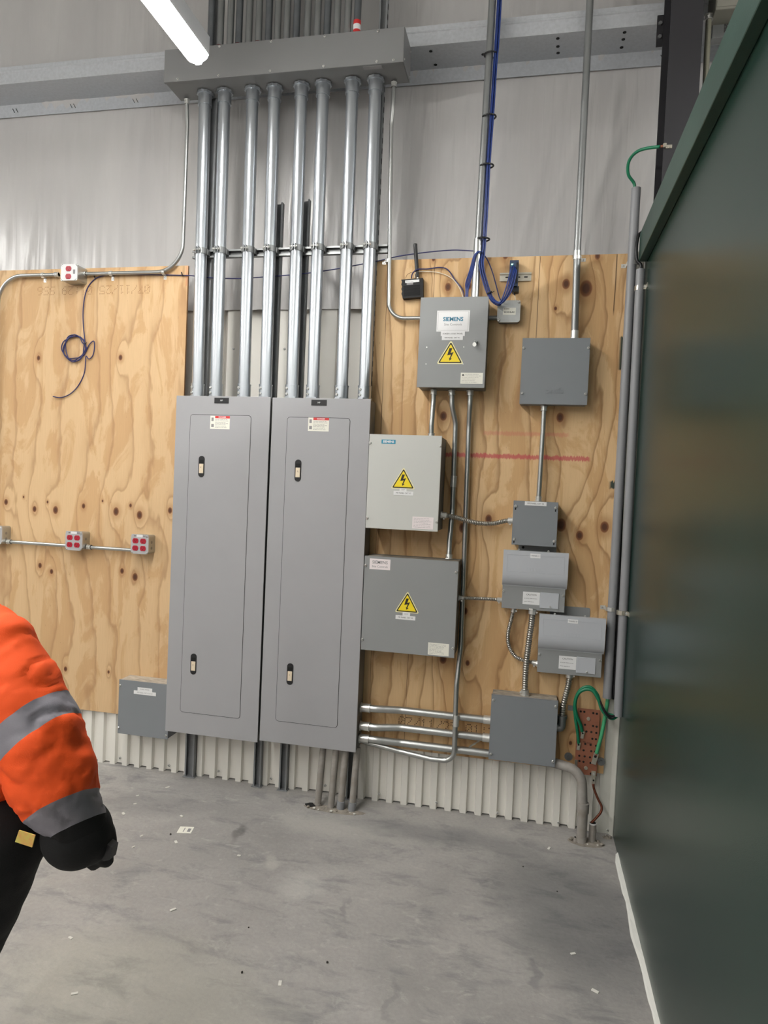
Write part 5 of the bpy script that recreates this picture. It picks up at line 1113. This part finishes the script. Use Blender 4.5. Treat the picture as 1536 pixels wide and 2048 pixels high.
for i, (dx, dy) in enumerate(((0, 0), (3, 4))):
    cable('black_cable', ('upper', 'lower')[i]+' of two black cables curling into the right plastic conduit end', [Vector(V((0.3651, -0.105, 0.6583), +dx*0.5, +dy)), Vector(V((0.3772, -0.108, 0.6326), +dx*0.5, +dy)), Vector(V((0.3938, -0.108, 0.6088), +dx*0.4, +dy)), Vector(V((0.4168, -0.106, 0.5945), 0, +dy)), Vector((0.4457, -0.1, 0.6005))], 0.0048, black, n=8)
lw = luglead('ground_wire', 'light green wire from the left plastic conduit to the ground bar', [Vector((0.4046, -0.055, 0.6808)), Vector((0.4025, -0.056, 0.6337)), Vector((0.395, -0.058, 0.5579)), Vector((0.3851, -0.06, 0.4865)), Vector((0.3744, -0.06, 0.4331)), Vector((0.3673, -0.06, 0.3966))], 0.0088, greenl, (0.3618, -0.06, 0.3722), 12, 1.45)
bm = BM(); tube(bm, [(0.3681, -0.06, 0.4015), (0.3646, -0.06, 0.3821)], 0.0075, 10); finish('bare_strand', bm, copper, lw)
# copper lead to the floor
a = Vector((0.3576, -0.055, 0.2864))
lw = luglead('copper_lead', 'bare brown copper lead from the ground bar down to the stub pipe', [Vector((0.3604, -0.058, 0.2499)), Vector((0.3645, -0.062, 0.2283)), Vector((0.3833, -0.075, 0.189)), Vector((0.3995, -0.085, 0.1602)), Vector((0.3954, -0.095, 0.1359)), Vector((0.3738, -0.103, 0.1082)), Vector((0.3525, -0.107, 0.0811)), Vector((0.363, -0.107, 0.07))], 0.0058, copperw, (0.3598, -0.058, 0.2617), 0, 1.0)
bm = BM(); c = Vector((0.3598, -0.052, 0.2927)); box(bm, c.x-0.010, c.x+0.010, -0.056, -0.0485, c.z-0.012, c.z+0.016, 0.001); finish('upper_lug', bm, lugm, lw)
bm = BM(); ring(bm, (c.x, -0.058, c.z+0.003), 'y', 0.005, 0.005, 8); finish('lug_bolt', bm, screwm, lw)

# ------------------------------------------------------------------ conduits at the floor
bx_ = (0.1998, -0.075, 0.3217)
o = thing('plastic_conduit', 'fat grey plastic conduit sweeping from under the pull box to the floor', 'conduit', (0.314, -0.128, 0.0))
P_ = [Vector((bx1-0.075, -0.075, bz0+0.018)), Vector((bx1-0.02, -0.078, bz0+0.020))]
P_ = fillet([(bx1-0.10, -0.078, 0.338), (bx1+0.0, -0.080, 0.336), (0.300, -0.115, 0.325), (0.3135, -0.128, 0.13), (0.3135, -0.128, 0.0005)], 0.16, 14)
bm = BM(); tube(bm, P_, 0.0225, 20); finish('tube', bm, pvc_dirty, o, 40)
bm = BM(); tube(bm, [(0.3135, -0.128, 0.140), (0.3135, -0.128, 0.185)], 0.0265, 20); finish('coupling', bm, pvc_dirty, o, 40)
bm = BM(); tube(bm, [(0.3135, -0.128, 0.0005), (0.3135, -0.128, 0.03)], 0.0245, 20); finish('collar', bm, pvc_dirty, o, 40)
o = thing('plastic_stub', 'short grey plastic stub with the copper lead in its mouth', 'conduit', (0.363, -0.107, 0.0))
bm = BM(); P_ = [(0.363, -0.107, 0.0005), (0.363, -0.107, 0.088)]; tube(bm, P_, 0.0165, 18, caps=True); finish('tube', bm, pvc_dirty, o, 40)
bm = BM(); tube(bm, [(0.363, -0.107, 0.0875), (0.363, -0.107, 0.0888)], 0.0135, 18); finish('open_mouth', bm, void, o)
bm = BM(); tube(bm, [(0.363, -0.107, 0.083), (0.363, -0.107, 0.0882)], 0.0172, 18); finish('pale_rim', bm, paper, o, label='pale cut rim')
q = (0.288, -0.1295, 0.0)
o = thing('plastic_stub', 'tiny cut-off grey stub left of the fat plastic conduit', 'conduit', q)
bm = BM(); tube(bm, [(q[0], q[1], 0.0005), (q[0], q[1], 0.020)], 0.0100, 14); finish('tube', bm, pvc_dirty, o, 40); bm = BM(); tube(bm, [(q[0], q[1], 0.0195), (q[0], q[1], 0.0206)], 0.0075, 14); finish('open_mouth', bm, void, o)
fl = [((-0.955, -0.140), 'first from left', False), ((-0.885, -0.150), 'second from left', False), ((-0.836, -0.148), 'third from left', True), ((-0.779, -0.143), 'rightmost', True)]
for (x, y), nm, cp in fl:
    o = thing('plastic_conduit', 'grey floor conduit entering the right panelboard, %s of four' % nm, 'conduit', (x, y, 0.0), 'conduits from the floor into the panelboard')
    r = 0.0165 if not cp else 0.0165
    bm = BM(); tube(bm, [(x, y, 0.0005), (x+0.004, y+0.012, 0.15), (x+0.006, y+0.035, 0.303)], r, 18); finish('tube', bm, pvc_dirty, o, 40)
    if cp:
        bm = BM(); tube(bm, [(x, y, 0.001), (x+0.001, y+0.003, 0.042)], r+0.0035, 18); finish('coupling', bm, pvc, o, 40)
    else:
        bm = BM(); tube(bm, [(x, y, 0.0005), (x, y, 0.012)], r+0.002, 18); finish('collar', bm, pvc_dirty, o, 40)
# crumbled grout around them
def rub(name, label, cx, cy, rx, ry, n, seed, hmax=0.018, parent=None):
    rnd = random.Random(seed); o = thing(name, label, 'debris', (cx, cy, 0))
    bm = BM(); N = 28; Mx = 6; c0 = bm.verts.new((cx, cy, 0.006)); prev = None; ringsv = []
    for j in range(1, Mx+1):
        rr = []
        for k in range(N):
            a = 2*math.pi*k/N; f = j/Mx; w_ = 1+0.22*noise.noise(Vector((math.cos(a)*2, math.sin(a)*2, seed)))
            h = 0.0004 if j == Mx else max(0.0006, 0.008*(1-f)+0.006*noise.noise(Vector((f*5*math.cos(a), f*5*math.sin(a), seed+5))))
            rr.append(bm.verts.new((cx+rx*f*w_*math.cos(a), cy+ry*f*w_*math.sin(a), h)))
        ringsv.append(rr)
    for k in range(N): bm.faces.new((c0, ringsv[0][k], ringsv[0][(k+1) % N]))
    for a, b in zip(ringsv, ringsv[1:]):
        for k in range(N): bm.faces.new((a[k], a[(k+1) % N], b[(k+1) % N], b[k]))
    finish('loose_grout', bm, rubble, o, 'all')
    for i in range(n):
        a = rnd.uniform(0, 6.28); f = rnd.uniform(0.3, 1.0); s = rnd.uniform(0.004, 0.011)
        t_ = bmesh.new(); bmesh.ops.create_icosphere(t_, subdivisions=1, radius=s)
        for v in t_.verts: v.co *= rnd.uniform(0.7, 1.2); v.co.z *= 0.6
        bm = BM(); merge(bm, t_, 0, Matrix.Translation((cx+rx*f*math.cos(a), cy+ry*f*math.sin(a), s*0.5+0.002))); finish('grout_chip', bm, rubble if rnd.random() < .7 else debris, o)
    return o
rub('grout_rubble', 'crumbled grout around the four floor conduits', -0.868, -0.160, 0.155, 0.036, 16, 3)
o = thing('floor_pocket', 'dark broken pocket in the slab at the first floor conduit', 'hole', (-0.987, -0.150, 0))
bm = BM(); prism(bm, [(-0.987+0.026*math.cos(a*0.524)*(1+0.2*math.sin(a*2.3)), -0.152+0.020*math.sin(a*0.524)) for a in range(12)], 'z', 0.0003, 0.0065); finish('pocket', bm, void, o)
rub('grout_rubble', 'sandy crumbs at the foot of the fat plastic conduit', 0.335, -0.125, 0.085, 0.042, 9, 8)
rub('grout_rubble', 'small crumbs in the corner by the green partition', 0.436, -0.050, 0.022, 0.018, 6, 9)

# ------------------------------------------------------------------ upper right corner: wall boxes and riser
x0, x1 = (0.6779, -0.02, 3.803)[0], 0.98; z0_ = (0.6582, -0.15, 3.7081)[2]
o = thing('wall_cabinet', 'beige cabinet high on the wall beyond the dark column', 'electrical panel', (0.8, -0.02, z0_))
bm = BM(); box(bm, x0, x1, -0.16, -0.01, z0_, z0_+0.5, 0.002); finish('body', bm, boxlabel, o)
bm = BM(); box(bm, x0+0.004, x1-0.01, -0.163, -0.16, z0_+0.01, z0_+0.49, 0.001); finish('door', bm, boxlabel, o); text('HV 480', x0+0.07, -0.1632, z0_+0.065, 0.03, ink, o); text('CKT 2', x0+0.075, -0.1632, z0_+0.105, 0.026, ink, o)
bm = BM(); box(bm, x1-0.21, x1-0.17, -0.17, -0.163, z0_+0.02, z0_+0.035, 0.002); finish('hasp', bm, lugm, o)
o2 = thing('wall_cabinet', 'grey cabinet with worn printed notices below the beige cabinet', 'electrical panel', (0.8, -0.02, 3.40))
za, zb = (0.7035, -0.06, 3.6517)[2], (0.6989, -0.06, 3.7347)[2]
bm = BM(); box(bm, x0+0.012, x1+0.1, -0.06, -0.01, za, zb, 0.002); finish('body', bm, galv_dull, o2); rows(o2, x0+0.06, x0+0.18, za+0.02, zb-0.02, -0.0605, 8, ink, seed=21, h=0.004)
riser = conduit('thin_conduit', 'pale thin riser conduit beyond the dark column', [((0.6647, -0.1, 3.6962)[0], -0.10, (0.6629, -0.1, 3.7286)[2]), ((0.6729, -0.1, 3.3616)[0], -0.10, 2.3)], 0.0125, M('pale_tube', (140, 139, 124), 0.4, 0.5), conn=(0,))

# ------------------------------------------------------------------ strip lights
def strip(name, label, x, y0, y1, z, w=0.086):
    o = thing(name, label, 'light fixture', (x, (y0+y1)/2, z), 'ceiling strip lights')
    pr = []
    for k in range(13):
        a = R(180+180*k/12); pr.append((x+w/2*math.cos(a), z+0.030+0.030*math.sin(a)))
    bm = BM(); prism(bm, pr+[(x+w/2, z+0.034), (x-w/2, z+0.034)], 'y', y0+0.004, y1-0.004); bmesh.ops.bevel(bm, geom=[e for e in bm.edges if abs(e.verts[0].co.y-e.verts[1].co.y) < 1e-6 and e.verts[0].co.y > y1-0.01], offset=0.012, segments=3, affect='EDGES')
    finish('diffuser', bm, diffuser, o, 30)
    bm = BM(); box(bm, x-w/2+0.001, x+w/2-0.001, y0, y1, z+0.034, z+0.120, 0.004); finish('housing', bm, fixture_body, o)
    for y in (y0+0.25, y1-0.25):
        bm = BM(); tube(bm, [(x, y, z+0.119), (x, y, 6.0)], 0.0022, 6); finish('hanger_cable', bm, black, o)
    return o
fa = (-1.5198, -0.55, 3.4215)
FX, FZ = fa[0], fa[2]
main = strip('strip_light', 'suspended white strip light at the top left, pointing at the wireway', FX, -2.98, -0.55, FZ, 0.100)
bm = BM(); P_ = spline([(FX, -1.3, FZ+0.119), (FX+0.08, -1.15, FZ+0.2), (FX+0.13, -1.12, FZ+0.5), (FX+0.10, -1.1, FZ+1.2), (FX, -1.1, 6.0)], 8); tube(bm, P_, 0.005, 8); finish('power_cord', bm, black, main)
for (x, y0, y1, z, lab) in ((FX, -5.7, -3.2, FZ, 'strip light in line behind the viewer, nearest'), (FX, -8.5, -6.0, FZ, 'strip light in line behind the viewer, farthest'),
    (-4.6, -2.98, -0.55, FZ, 'strip light in the next row left, nearest the wall'), (-4.6, -5.7, -3.2, FZ, 'strip light in the next row left, middle'), (-4.6, -8.5, -6.0, FZ, 'strip light in the next row left, farthest'),
    (1.6, -5.7, -3.2, FZ, 'strip light over the green partition side, nearest'), (1.6, -8.5, -6.0, FZ, 'strip light over the green partition side, farthest'), (1.7, -2.98, -0.55, FZ, 'added unseen strip light beyond the green partition, brightening the right wall facing')):  # last fixture is an unseen extra, added to brighten the facing at right
    strip('strip_light', lab, x, y0, y1, z)

# ------------------------------------------------------------------ person at the left edge
def solid(prims, voxel, smooth_n=3, disp=None, name='tmp'):
    """union of tapered limbs and ellipsoids, voxel-remeshed into one continuous surface"""
    bm = BM()
    def ell(c, r, rot=None):
        t_ = bmesh.new(); bmesh.ops.create_uvsphere(t_, u_segments=24, v_segments=14, radius=1)
        m = Matrix.Translation(c) @ (rot or Matrix.Identity(4)) @ Matrix.Diagonal((r[0], r[1], r[2], 1)); merge(bm, t_, 0, m)
    for p in prims:
        if p[0] == 'e': ell(Vector(p[1]), p[2], p[3] if len(p) > 3 else None)
        else:
            J = [(Vector(a), r) for a, r in p[1]]
            for (a, ra), (b, rb) in zip(J, J[1:]): tube(bm, [a, b], [ra, rb], 20)
            for a, ra in J: ell(a, (ra, ra, ra))
    me = bpy.data.meshes.new(name); bm.to_mesh(me); bm.free()
    o = bpy.data.objects.new(name, me); COL.objects.link(o)
    m = o.modifiers.new('r', 'REMESH'); m.mode = 'VOXEL'; m.voxel_size = voxel
    m = o.modifiers.new('s', 'SMOOTH'); m.factor = 0.6; m.iterations = smooth_n
    bpy.context.view_layer.update()
    out = bpy.data.meshes.new_from_object(o.evaluated_get(bpy.context.evaluated_depsgraph_get()))
    bpy.data.objects.remove(o); bpy.data.meshes.remove(me)
    bm = BM(); bm.from_mesh(out); bpy.data.meshes.remove(out)
    if disp:
        bm.normal_update()
        for v, n in [(v, v.normal.copy()) for v in bm.verts]: v.co += n*disp(v.co)
    return bm
def split_by(bm, cls):
    """copy faces into one new bmesh per class"""
    out = {}
    for f in bm.faces:
        k = cls(f.calc_center_median()); out.setdefault(k, []).append(f)
    res = {}
    for k, fs in out.items():
        nb = BM(); mp = {}
        for f in fs:
            for v in f.verts:
                if v not in mp: mp[v] = nb.verts.new(v.co)
            nb.faces.new([mp[v] for v in f.verts])
        res[k] = nb
    bm.free(); return res
PX, PY = -1.19, -2.20
pr_ = thing('person', 'person seen from behind at the left edge, orange hi-vis jacket, arm hanging in black glove', 'person', (PX, PY, 0))
def mirror(p): return (2*PX-p[0], p[1], p[2])
SH, EL, WR, HD = (-1.030, -2.20, 1.215), (-0.895, -2.215, 1.00), (-0.856, -2.185, 0.900), (-0.852, -2.170, 0.850)
body = []
for mm in (lambda p: p, mirror):
    body.append(('l', [(mm(SH), 0.048), (mm(EL), 0.038), (mm(WR), 0.026)]))
    body.append(('e', mm((WR[0]+0.002, WR[1]+0.012, WR[2]-0.045)), (0.022, 0.042, 0.048)))
    for k in range(4):
        fx = WR[0]-0.006+0.004*k; fy = WR[1]-0.018+0.014*k; L = (0.040, 0.046, 0.044, 0.034)[k]
        body.append(('l', [(mm((fx, fy+0.01, WR[2]-0.060)), 0.0095), (mm((fx+0.002, fy+0.016, WR[2]-0.062-L*0.5)), 0.0088), (mm((fx-0.012, fy+0.018, WR[2]-0.062-L*0.95)), 0.0078)]))
    body.append(('l', [(mm((WR[0]-0.004, WR[1]+0.030, WR[2]-0.022)), 0.012), (mm((WR[0]-0.012, WR[1]+0.044, WR[2]-0.045)), 0.010), (mm((WR[0]-0.016, WR[1]+0.046, WR[2]-0.062)), 0.009)]))
for L_ in ([(-1.075, -2.20, 0.84), (-1.165, -2.19, 0.45), (-1.185, -2.215, 0.10), (-1.185, -2.225, 0.05), (-1.185, -2.07, 0.036)], [(-1.305, -2.20, 0.84), (-1.350, -2.19, 0.45), (-1.360, -2.215, 0.10), (-1.360, -2.225, 0.05), (-1.360, -2.07, 0.036)]):
    body.append(('l', list(zip(L_, (0.085, 0.056, 0.038, 0.038, 0.030)))))
body += [('e', (PX, -2.20, 0.88), (0.155, 0.105, 0.13)), ('e', (PX, -2.19, 1.10), (0.155, 0.105, 0.22)), ('e', (PX, -2.20, 1.24), (0.185, 0.095, 0.10)),
         ('l', [((PX, -2.19, 1.30), 0.058), ((PX-0.02, -2.165, 1.42), 0.050)]), ('e', (PX-0.03, -2.145, 1.51), (0.073, 0.092, 0.112)),
         ('e', (PX-0.032, -2.052, 1.500), (0.012, 0.018, 0.020)), ('e', (PX-0.10, -2.15, 1.50), (0.010, 0.016, 0.026)), ('e', (PX+0.04, -2.15, 1.50), (0.010, 0.016, 0.026)), ('e', (PX-0.03, -2.075, 1.455), (0.030, 0.022, 0.012))]
bb = solid(body, 0.0075, 3)
finish('body', bb, skinm, pr_, 'all')
bb = solid([('e', (PX-0.03, -2.160, 1.535), (0.080, 0.092, 0.100)), ('e', (PX-0.03, -2.19, 1.49), (0.072, 0.062, 0.085))], 0.009, 2)
finish('hair', bb, hairm, pr_, 'all')
for s_ in (-1, 1):
    bm = BM(); t_ = bmesh.new(); bmesh.ops.create_uvsphere(t_, u_segments=12, v_segments=8, radius=0.011); merge(bm, t_, 0, Matrix.Translation((PX-0.03+s_*0.029, -2.064, 1.515))); finish('eye', bm, paper, pr_, 'all')
def fold(co):
    return 0.004*noise.noise(Vector((co.x*14+co.z*9, co.y*9, co.z*14)))+0.0022*noise.noise(Vector((co.x*40, co.y*30, co.z*26+co.x*30)))
# trousers and boots
tr = [('l', [((-1.048, -2.20, 0.845), 0.122), ((-1.092, -2.198, 0.70), 0.108), ((-1.150, -2.19, 0.52), 0.086), ((-1.175, -2.19, 0.42), 0.078), ((-1.185, -2.205, 0.12), 0.068)]),
      ('l', [((-1.325, -2.20, 0.845), 0.122), ((-1.335, -2.198, 0.70), 0.108), ((-1.350, -2.19, 0.45), 0.082), ((-1.360, -2.205, 0.12), 0.068)]), ('e', (PX, -2.20, 0.90), (0.200, 0.135, 0.13))]
finish('trousers', solid(tr, 0.011, 3, fold), blackcloth, pr_, 'all')
for cx in (-1.185, -1.360):
    bb = solid([('l', [((cx, -2.22, 0.13), 0.055), ((cx, -2.23, 0.055), 0.050), ((cx, -2.09, 0.045), 0.043)])], 0.009, 3)
    for v in bb.verts: v.co.z = max(v.co.z, 0.001)
    finish('boot', bb, bootm, pr_, 'all')
# jacket: torso plus two bulky sleeves
jk = [('e', (PX+0.01, -2.205, 1.16), (0.195, 0.150, 0.195)), ('e', (PX, -2.20, 0.98), (0.222, 0.160, 0.16)), ('e', (PX, -2.205, 1.265), (0.20, 0.118, 0.075)),
      ('l', [((PX, -2.19, 1.30), 0.085), ((PX-0.01, -2.18, 1.36), 0.068)])]
for mm in (lambda p: p, mirror):
    jk.append(('l', [(mm((-1.020, -2.205, 1.235)), 0.070), (mm((-0.984, -2.215, 1.160)), 0.088), (mm((-0.918, -2.220, 1.075)), 0.088), (mm((-0.880, -2.215, 0.985)), 0.080), (mm((-0.850, -2.190, 0.900)), 0.062)]))
jb = solid(jk, 0.0095, 4)
for v in jb.verts: pass
jb.normal_update()
for v, n in [(v, v.normal.copy()) for v in jb.verts]:
    c_ = v.co
    d_ = 0.0055*noise.noise(Vector((c_.x*7+c_.z*13, c_.y*6, c_.z*9-c_.x*5)))+0.0045*noise.noise(Vector((c_.x*26+c_.z*22, c_.y*18, c_.z*20)))
    rid = max(0.0, 1-abs(noise.noise(Vector((c_.x*9+c_.z*15, c_.y*6, c_.z*9-c_.x*14+4))))*6)**2+0.6*max(0.0, 1-abs(noise.noise(Vector((c_.x*22-c_.z*12, c_.y*12, c_.z*24+c_.x*8))))*5)**2
    v.co += n*(d_-0.0055*rid)
# planar cuts give the reflective bands clean edges
def cut(bm, co, no, flt):
    g = [f for f in bm.faces if flt(f.calc_center_median())]
    es = {e for f in g for e in f.edges}; vs = {v for f in g for v in f.verts}
    bmesh.ops.bisect_plane(bm, geom=list(g)+list(es)+list(vs), plane_co=co, plane_no=no, clear_inner=False, clear_outer=False)
A1 = Vector((-0.935, -2.20, 1.068)); N1 = Vector((0.745, -0.10, -0.655)).normalized()
A2 = Vector((-0.850, -2.20, 0.918)); N2 = Vector((0.55, -0.22, -0.80)).normalized()
def side(c): return 1 if c.x > PX else -1
def inarm(c):
    x = c.x if c.x > PX else 2*PX-c.x
    # sleeve region: outside of the armpit line
    return x > -1.035+0.0*c.z+(0.05 if c.z < 1.08 else 0.0) and (c.z < 1.32)
for s_ in (1, -1):
    for A_, N_ in ((A1, N1), (A2, N2)):
        for off in (-0.024, 0.024):
            a_ = A_+N_*off; n_2 = N_.copy()
            if s_ < 0: a_ = Vector((2*PX-a_.x, a_.y, a_.z)); n_2 = Vector((-n_2.x, n_2.y, n_2.z))
            cut(jb, a_, n_2, lambda c: inarm(c) and side(c) == s_)
for zc in (0.925, 0.975, 0.895): cut(jb, Vector((0, 0, zc)), Vector((0, 0, 1)), lambda c: not inarm(c))
def jc(c):
    k = jc0(c)
    return k if k in ('orange', 'hem', 'band3') else k+('r' if c.x > PX else 'l')
def jc0(c):
    if inarm(c):
        q = c.copy()
        if c.x < PX: q.x = 2*PX-c.x
        d1 = (q-A1).dot(N1); d2 = (q-A2).dot(N2)
        if abs(d1) < 0.024: return 'band1'
        if abs(d2) < 0.024: return 'band2'
        if d2 > 0.024: return 'cuff'
        return 'orange'
    if c.z < 0.925: return 'hem'
    if c.z < 0.975: return 'band3'
    return 'orange'
pcs = split_by(jb, jc)
def lift(bm, d):
    bm.normal_update()
    for v, n in [(v, v.normal.copy()) for v in bm.verts]: v.co += n*d
    return bm
jacket = finish('jacket', pcs['orange'], hivis, pr_, 'all', label='bright orange hi-vis jacket')
for k, nm, m_ in (('band1r', 'reflective_band', reflect), ('band2r', 'reflective_band', reflect), ('band1l', 'reflective_band', reflect), ('band2l', 'reflective_band', reflect), ('band3', 'reflective_band', reflect), ('cuffr', 'sleeve_cuff', blackcloth), ('cuffl', 'sleeve_cuff', blackcloth), ('hem', 'jacket_hem', blackcloth)):
    if k in pcs: finish(nm, pcs[k], m_, jacket, 'all')
# gloves
for s_, mm in ((1, lambda p: p), (-1, mirror)):
    g_ = [('l', [(mm((-0.852, -2.190, 0.900)), 0.058), (mm((-0.848, -2.185, 0.875)), 0.068)]), ('e', mm((-0.850, -2.170, 0.855)), (0.068, 0.066, 0.050))]
    for k in range(4):
        fx = -0.896+0.028*k; L = (0.026, 0.040, 0.044, 0.034)[k]
        g_.append(('l', [(mm((fx, -2.165, 0.860)), 0.0200), (mm((fx+0.003, -2.150, 0.850-L)), 0.0175), (mm((fx+0.002, -2.140, 0.836-L)), 0.0150)]))
    g_.append(('l', [(mm((-0.802, -2.160, 0.880)), 0.016), (mm((-0.797, -2.150, 0.850)), 0.014), (mm((-0.797, -2.148, 0.832)), 0.012)]))
    gl = finish('glove', solid(g_, 0.006, 3), blackcloth, pr_, 'all', label='black work glove')
    if s_ > 0:
        bm = BM(); prism(bm, [(-0.8114, -2.17, 0.8674)[::2], (-0.7934, -2.17, 0.866)[::2], (-0.7718, -2.17, 0.8551)[::2], (-0.7765, -2.17, 0.83)[::2], (-0.7897, -2.17, 0.8259)[::2], (-0.8102, -2.17, 0.8329)[::2]], 'y', -2.182, -2.160); finish('wrist_strap', bm, black, gl)
q = [(-0.8498, -2.34, 0.9581), (-0.8172, -2.34, 0.9539), (-0.8226, -2.34, 0.9316), (-0.8573, -2.34, 0.9362)]
bm = BM(); prism(bm, [p[::2] for p in q], 'y', -2.345, -2.343); tg_ = finish('pocket_tag', bm, M('yellow_tag', (196, 188, 92), 0.7, 0, 0, 70, col2=(206, 150, 84)), pr_, label='small yellow and orange tag')

# ------------------------------------------------------------------ scraps on the floor
q = (-1.4528, -0.5496, -0.0)
o = thing('paper_scrap', 'larger white printed paper scrap lying on the concrete', 'paper', q, None)
bm = BM(); box(bm, q[0]-0.034, q[0]+0.030, q[1]-0.030, q[1]+0.028, 0.0004, 0.0014); bmesh.ops.rotate(bm, verts=bm.verts, cent=q, matrix=Matrix.Rotation(R(12), 3, 'Z')); finish('sheet', bm, paperw, o)
bm = BM(); box(bm, q[0]+0.008, q[0]+0.022, q[1]-0.018, q[1]+0.012, 0.0014, 0.0017); box(bm, q[0]-0.010, q[0]-0.006, q[1]-0.02, q[1]+0.016, 0.0014, 0.0017); bmesh.ops.rotate(bm, verts=bm.verts, cent=q, matrix=Matrix.Rotation(R(12), 3, 'Z')); finish('print', bm, inkg, o)
rnd = random.Random(4)
chips = [(-1.5942, -0.7468, 0.0), (-1.6126, -0.6545, 0.0), (-1.441, -0.6612, 0.0), (-1.845, -0.3117, 0.0), (-1.8089, -0.3917, 0.0), (-1.8031, -0.4977, 0.0), (-1.7546, -0.1804, 0.0), (-1.5344, -0.4404, 0.0), (-0.6998, -1.3468, 0.0), (-1.2878, -1.5552, 0.0), (-1.4665, -1.3333, 0.0), (-1.2123, -1.0973, 0.0), (0.2862, -1.1119, 0.0), (0.1658, -0.2307, 0.0), (0.2277, -0.9432, 0.0), (-1.134, -0.685, -0.0)]
for i, q in enumerate(chips):
    s_ = rnd.uniform(0.004, 0.008); bm = BM(); box(bm, q[0]-s_*1.5, q[0]+s_*1.5, q[1]-s_*0.7, q[1]+s_*0.7, 0.0003, 0.0022+rnd.random()*0.002, 0.0004)
    bmesh.ops.rotate(bm, verts=bm.verts, cent=q, matrix=Matrix.Rotation(rnd.uniform(0, 3), 3, 'Z'))
    tag(finish('paint_chip', bm, debris, loc=(q[0], q[1], 0)), 'tiny pale chip scattered on the concrete floor', 'debris', 'tiny chips on the floor')
for i, q in enumerate([(-0.9051, -1.1181, 0.0), (-0.8346, -1.335, 0.0), (0.0521, -0.4224, 0.0), (-0.5831, -1.2162, 0.0), (0.1878, -0.5724, 0.0), (-1.4962, -0.6099, 0.0)]):
    s_ = rnd.uniform(0.003, 0.005); t_ = bmesh.new(); bmesh.ops.create_icosphere(t_, subdivisions=1, radius=s_)
    for v in t_.verts: v.co *= rnd.uniform(0.7, 1.2)
    bm = BM(); merge(bm, t_, 0, Matrix.Translation((q[0], q[1], s_*0.75)))
    tag(finish('crumb', bm, debrisd, loc=(q[0], q[1], 0)), 'tiny dark crumb scattered on the concrete floor', 'debris', 'dark crumbs on the floor')
